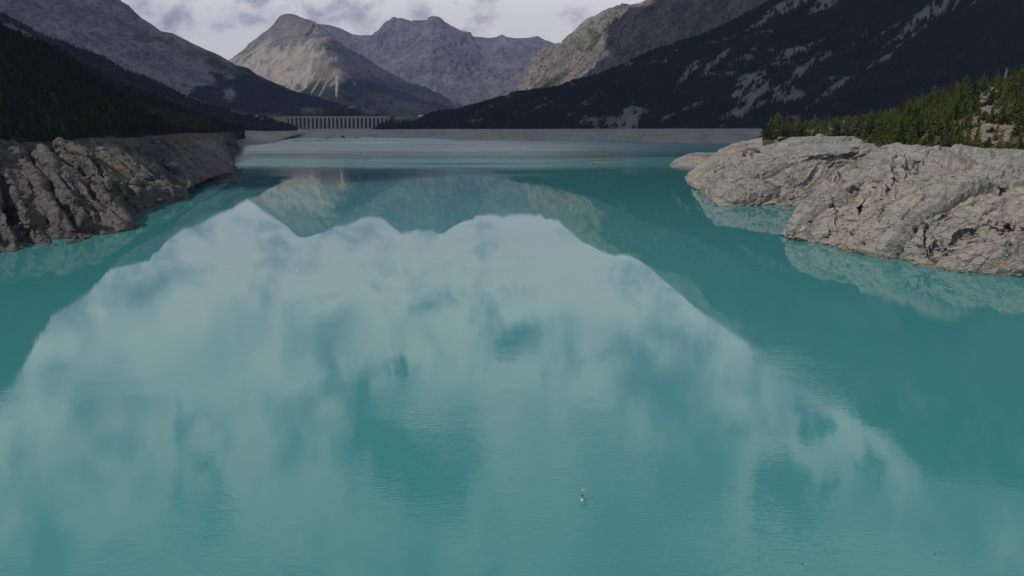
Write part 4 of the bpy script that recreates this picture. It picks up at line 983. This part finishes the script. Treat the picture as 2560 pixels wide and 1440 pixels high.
# ================================================================== loose rocks and islets
def boulder(name, loc, sx, sy, sz, seed, mat, label, cat='rock', group=None, n=22):
    th, ph = np.meshgrid(np.linspace(0, 2*np.pi, n*2), np.linspace(-np.pi/2, np.pi/2, n))
    U = np.stack([np.cos(ph)*np.cos(th), np.cos(ph)*np.sin(th), np.sin(ph)], -1)
    k = 1+0.5*fbm(U, 0.8, 4, 0.55, seed)+0.12*fbm(U, 0.2, 3, 0.6, seed+1)
    S = U*k[..., None]*np.array([sx, sy, sz]); S[:, -1] = S[:, 0]
    o = mesh_obj(name, S.reshape(-1, 3), gridfaces(n, n*2), mat, smooth=False, attrs=dict(grass=np.zeros(n*n*2)), loc=[float(v) for v in loc])
    tag(o, label, cat, group); return o
# the long low islet in the dark water
P_ = Z(1520, 402)
xs_ = [Z(1478, 401)[0], Z(1564, 402)[0]]; L_ = xs_[1]-xs_[0]
Xg, Yg = np.meshgrid(np.linspace(-L_/2-2, L_/2+2, 130), np.linspace(-9, 9, 40))
e = np.clip(1-(Xg/(L_/2))**2, 0, 1)**0.6*np.clip(1-(Yg/8)**2, 0, 1)**0.7
hgt = e*(3.6+2.6*fbm(np.stack([Xg, Yg, Xg*0], -1), 14, 5, 0.6, 7)+1.4*np.exp(-((Xg-L_*0.3)/7)**2)+0.6*np.exp(-((Xg+L_*0.25)/8)**2))-0.35
hgt += fbm(np.stack([Xg, Yg, Xg*0], -1), 3, 4, 0.6, 8)*0.7*e
o = mesh_obj('rock_islet', np.stack([Xg, Yg, hgt], -1).reshape(-1, 3), gridfaces(40, 130), M_rockL, attrs=dict(grass=0.3*e), loc=[float(P_[0]), float(P_[1])+7, 0])
tag(o, 'long low rocky islet alone in the dark water left of the headland', 'islet')
isl = [((1335-0, 0), 0)]
for (qx, qy, wpx, lab) in [(892, 345.3, 11, 'flat dark islet just off the beach below the dam, rightmost of four'), (815, 347, 14, 'flat dark islet in front of the dam between its left piers'), (797, 350.5, 12, 'small flat islet closest to the camera below the dam'), (740, 350.8, 20, 'thin sandy spit islet near the left end of the beach')]:
    p = Z(qx, qy+1); s = wpx/2*p[1]/F
    boulder('islet', (p[0], p[1]+4, -.3), s, 9, 2.6, qx, M_rockL, lab, 'islet')
for (qx, qy, wpx, lab) in [(744, 340.5, 11, 'dark boulder on the far beach, left of the dam reflection'), (775, 341.5, 18, 'long dark boulder on the far beach under the dam'), (858, 341.8, 8, 'dark round boulder by the water on the far beach')]:
    p = Z(qx, qy, 4); s = wpx/2*p[1]/F
    boulder('shore_boulder', (p[0], p[1], 3.5), s, 6, 4.5, qx, simple('dark_boulder', (0.07, 0.065, 0.06)) if qx == 744 else bpy.data.materials['dark_boulder'], lab)
def on_grid(P, px_, py_):
    qx, qy = project(P); i = np.unravel_index(np.argmin((qx-px_)**2+(qy-py_)**2), qx.shape); return P[i]
for P__, qx, qy, s, lab in [(headP, 1877, 383, 4.2, 'dark rough rock outcrop on the flat top of the right headland'), (leftrockP, 252, 371, 1.6, 'single boulder on the upper left bank'), (leftrockP, 433, 414, 3.0, 'pale boulder below the gully on the left bank'),
                            (headP, 2050, 340, 2.2, 'pale pointed rock standing in front of the pine wood'), (leftrockP, 395, 500, 1.3, 'small pale boulder above the water on the left shore')]:
    p = on_grid(P__, qx, qy); boulder('boulder', p, s*1.5, s*1.1, s*0.75, qx, M_rockL if s == 4.2 else M_rockR, lab)

# ================================================================== the dam
def box(V, Fc, x0, x1, y0, y1, z0, z1, taper=0.0):
    b = len(V)
    V += [(x0, y0-taper, z0), (x1, y0-taper, z0), (x1, y1, z0), (x0, y1, z0), (x0, y0, z1), (x1, y0, z1), (x1, y1, z1), (x0, y1, z1)]
    Fc += [[b, b+3, b+2, b+1], [b+4, b+5, b+6, b+7], [b, b+1, b+5, b+4], [b+1, b+2, b+6, b+5], [b+2, b+3, b+7, b+6], [b+3, b, b+4, b+7]]
DY = 3300.0
def dz(py): return float(D(1280, py, DY)[2])
def dxx(px_): return float(D(px_, 300, DY)[0])
dam = bpy.data.objects.new('dam', None); COL.objects.link(dam); dam.location = (dxx(870), DY, dz(322))
tag(dam, 'long concrete buttress dam closing the far end of the lake', 'dam')
ox, oy, oz = dam.location
zt, zb = dz(288.6)-oz, dz(323)-oz-2
def part(name, boxes, mat, parent=dam, label=None):
    V, Fc = [], []
    for b_ in boxes: box(V, Fc, *b_)
    o = mesh_obj(name, V, Fc, mat, parent)
    if label: o['label'] = label
    return o
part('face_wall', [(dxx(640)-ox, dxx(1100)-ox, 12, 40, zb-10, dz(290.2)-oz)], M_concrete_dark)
part('crest_band', [(dxx(712)-ox, dxx(985)-ox, -1.5, 11.9, dz(295.6)-oz, dz(290.8)-oz)], M_concrete)
part('end_wall', [(dxx(640)-ox, dxx(712)-ox-.2, 0, 11.9, zb, dz(290.8)-oz)], M_concrete)
part('end_wall', [(dxx(985)-ox+.2, dxx(1100)-ox, 0, 11.9, zb, dz(290.8)-oz)], M_concrete)
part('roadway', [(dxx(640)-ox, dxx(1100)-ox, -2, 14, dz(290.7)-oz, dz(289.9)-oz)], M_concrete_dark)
part('parapet', [(dxx(640)-ox, dxx(1100)-ox, -2, -1.4, dz(289.8)-oz, zt)], simple('parapet_concrete', (0.17, 0.165, 0.17), .1, .1))
x = 715.5; first = None
while x < 985:
    if first is None:
        V, Fc = [], []; box(V, Fc, -4.3, 4.3, -1.2, 11.9, zb, dz(295.7)-oz, taper=9)
        first = mesh_obj('buttress', V, Fc, M_concrete, dam); o = first
    else:
        o = first.copy(); COL.objects.link(o)
    o.location = (dxx(x)-ox, 0, 0); x += 10.22
tw = bpy.data.objects.new('gate_tower', None); COL.objects.link(tw); tw.location = (dxx(983), DY-14, dz(301))
tag(tw, 'small dark square gate tower at the right end of the dam', 'tower')
V, Fc = [], []; box(V, Fc, -8, 8, -5, 5, -12, 19); mesh_obj('shaft', V, Fc, simple('tower_stone', (0.09, 0.09, 0.10)), tw)
V, Fc = [], []; box(V, Fc, -9, 9, -6, 6, 19.1, 21); mesh_obj('roof', V, Fc, M_roof, tw)
for k in (-4, 4):
    V, Fc = [], []; box(V, Fc, k-1.5, k+1.5, -5.2, -4.9, 10, 15); mesh_obj('window', V, Fc, M_black, tw)

def house(px_, py_, d, w_, h_, dep, label, roofmat=M_roof, cat='house', name='house'):
    p = D(px_, py_, d); root = bpy.data.objects.new(name, None); COL.objects.link(root); root.location = [float(v) for v in p]
    V, Fc = [], []; box(V, Fc, -w_/2, w_/2, 0, dep, -4, h_); mesh_obj('wall', V, Fc, M_white, root)
    V = [(-w_/2-.5, -.6, h_), (w_/2+.5, -.6, h_), (w_/2+.5, dep+.6, h_), (-w_/2-.5, dep+.6, h_), (-w_/2-.5, dep/2, h_+dep*.35), (w_/2+.5, dep/2, h_+dep*.35)]
    me = bpy.data.meshes.new('roof'); me.from_pydata(V, [], [(0, 1, 5, 4), (2, 3, 4, 5), (0, 4, 3), (1, 2, 5), (0, 3, 2, 1)]); me.materials.append(roofmat)
    o = bpy.data.objects.new('roof', me); COL.objects.link(o); o.parent = root
    V, Fc = [], []; box(V, Fc, -.7, .7, -.06, .1, 1, 2.6); mesh_obj('window', V, Fc, M_black, root)
    tag(root, label, cat); return root
house(1053, 291.5, 3240, 30, 4.5, 9, 'long white building on the bank right of the dam', M_white, 'building', 'white_building')
house(606, 287, 3230, 9, 5, 7, 'tiny white house at the dam left end, further left of the two', M_white)
house(641, 292, 3230, 9, 5, 7, 'tiny white house just left of the dam wall', M_white)

# grassy banks at both ends of the dam
def mound(name, rows_, mat, attrs, nu_=120, nvs_=(14, 14, 5), seed=3, amp=2.0):
    P, ix = loft(rows_, nu_, list(nvs_)[:len(rows_)-1], 2)
    N = gridnormals(P); P = P+N*(fbm(P, 35, 4, .55, seed)*amp)[..., None]
    return terrain(name, P, mat, {k: np.full(P.shape[:2], v) for k, v in attrs.items()}), P
o, bankP = mound('grassy_bank', [[D(930, 322.8, 3120), D(1000, 322, 3100), D(1110, 320, 3060)], [D(945, 316, 3190), D(975, 306, 3200), D(1000, 301, 3200), D(1040, 297, 3190), D(1110, 292, 3140)],
                           [D(955, 312, 3240), D(985, 301, 3260), D(1005, 295, 3260), D(1040, 291.5, 3260), D(1080, 290.5, 3250), D(1110, 289, 3240)], [D(955, 316, 3290), D(1110, 292, 3290)]], M_ground, dict(scree=0.15, forest=0, grass=1.0))
o, bank2P = mound('left_bank', [[D(590, 326, 2900), D(680, 325.5, 2950), D(760, 323.5, 3080), D(775, 322.8, 3120)], [D(590, 300, 3080), D(660, 305, 3120), D(705, 308, 3180), D(730, 313, 3220), D(765, 321, 3240)],
                          [D(590, 287, 3220), D(650, 292, 3240), D(700, 300, 3260), D(722, 308, 3270), D(750, 318, 3285)], [D(590, 290, 3290), D(750, 322, 3292)]], M_ground, dict(scree=0.3, forest=0, grass=0.9))
px, py = project(bankP); far_forest('bank_wood', bankP, np.where((py > 303+0*px) | (px > 1075) , 0., 1.), 700, 6, 13, 21)
px, py = project(bank2P); far_forest('bank_wood', bank2P, np.where((px < 690) & (fbm(bank2P, 50, 3, .5, 4) < 0.12), 0., 1.), 650, 6, 13, 22)

# ================================================================== buoy and flotsam
bp = Z(1455.5, 1251)
buoy = bpy.data.objects.new('marker_buoy', None); COL.objects.link(buoy); buoy.location = (float(bp[0]), float(bp[1]), 0)
tag(buoy, 'slim marker buoy with a white top post and black instruments on the water', 'buoy')
def cyl(V, Fc, x, y, z0, z1, r0, r1, S=14):
    b = len(V)
    for z, rr_ in ((z0, r0), (z1, r1)):
        for s in range(S):
            a = 2*math.pi*s/S; V.append((x+rr_*math.cos(a), y+rr_*math.sin(a), z))
    V += [(x, y, z0), (x, y, z1)]
    for s in range(S):
        n_ = (s+1) % S; Fc += [[b+s, b+n_, b+S+n_, b+S+s], [b+2*S, b+n_, b+s, b+2*S], [b+2*S+1, b+S+s, b+S+n_, b+2*S+1]]
def cylpart(name, specs, mat, parent):
    V, Fc = [], []
    for s_ in specs: cyl(V, Fc, *s_)
    me = bpy.data.meshes.new(name); me.from_pydata([tuple(map(float, v)) for v in V], [], [tuple(dict.fromkeys(f)) for f in Fc]); me.materials.append(mat)
    o = bpy.data.objects.new(name, me); COL.objects.link(o); o.parent = parent; return o
cylpart('float_ring', [(0, 0, -0.15, 0.08, 0.16, 0.16)], M_paint, buoy)
cylpart('collar', [(0, 0, 0.081, 0.14, 0.09, 0.09)], M_black, buoy)
cylpart('float_ring', [(0, 0, 0.141, 0.24, 0.13, 0.10)], M_paint, buoy)
cylpart('body', [(0, 0, 0.241, 0.62, 0.055, 0.045)], simple('grey_plastic', (0.30, 0.31, 0.31), .1, 8), buoy)
cylpart('battery_box', [(0, 0, 0.621, 0.80, 0.10, 0.10), (0.06, 0, 0.28, 0.62, 0.045, 0.045)], M_black, buoy)
cylpart('mast', [(0, 0, 0.801, 1.42, 0.035, 0.035)], M_paint, buoy)
cylpart('sensor', [(0.02, 0, 0.98, 1.10, 0.075, 0.075)], M_black, buoy)
cylpart('lamp', [(0.03, 0, 1.421, 1.50, 0.065, 0.065)], M_paint, buoy)
sp_ = Z(1463.6, 1262)
st = bpy.data.objects.new('mooring_stake', None); COL.objects.link(st); st.location = (float(sp_[0]), float(sp_[1]), 0)
tag(st, 'thin dark upright stake in the water just right of the buoy', 'stake')
cylpart('pole', [(0, 0, -0.4, 0.80, 0.032, 0.026)], simple('dark_steel', (0.03, 0.05, 0.055)), st)
cylpart('foot_sleeve', [(0, 0, -0.42, 0.22, 0.045, 0.045)], M_black, st)
def drift(loc, L, rz, label):
    V, Fc = [], []
    tube(V, Fc, [(-L/2, 0, -.02), (-L*.1, .04, .03), (L*.2, -.02, .04), (L/2, .05, 0)], [.03, .07, .06, .02])
    o = mesh_obj('driftwood', V, Fc, M_bark, loc=[float(loc[0]), float(loc[1]), 0.0]); o.rotation_euler = (0, 0, rz); tag(o, label, 'driftwood')
drift(Z(2006, 1411), 0.34, 0.1, 'short dark piece of driftwood floating near the bottom right')
drift(Z(2338, 1387), 0.45, 1.1, 'thin slanted stick floating near the bottom right corner')

# ================================================================== haze
hb = mesh_obj('haze', [(x_, y_, z_) for z_ in (-11, 2450) for y_ in (-700, 16500) for x_ in (-9000, 9000)],
              [[0, 2, 3, 1], [4, 5, 7, 6], [0, 1, 5, 4], [2, 6, 7, 3], [0, 4, 6, 2], [1, 3, 7, 5]], None)
hm = bpy.data.materials.new('haze'); hm.use_nodes = True; t = NT(hm.node_tree)
o_ = t.n('ShaderNodeOutputMaterial'); v_ = t.n('ShaderNodeVolumePrincipled')
v_.inputs['Color'].default_value = (0.36, 0.50, 1.0, 1); v_.inputs['Density'].default_value = 3.1e-5; v_.inputs['Anisotropy'].default_value = 0.0
t.link(v_.outputs[0], o_.inputs['Volume']); hb.data.materials.append(hm); tag(hb, kind='stuff')
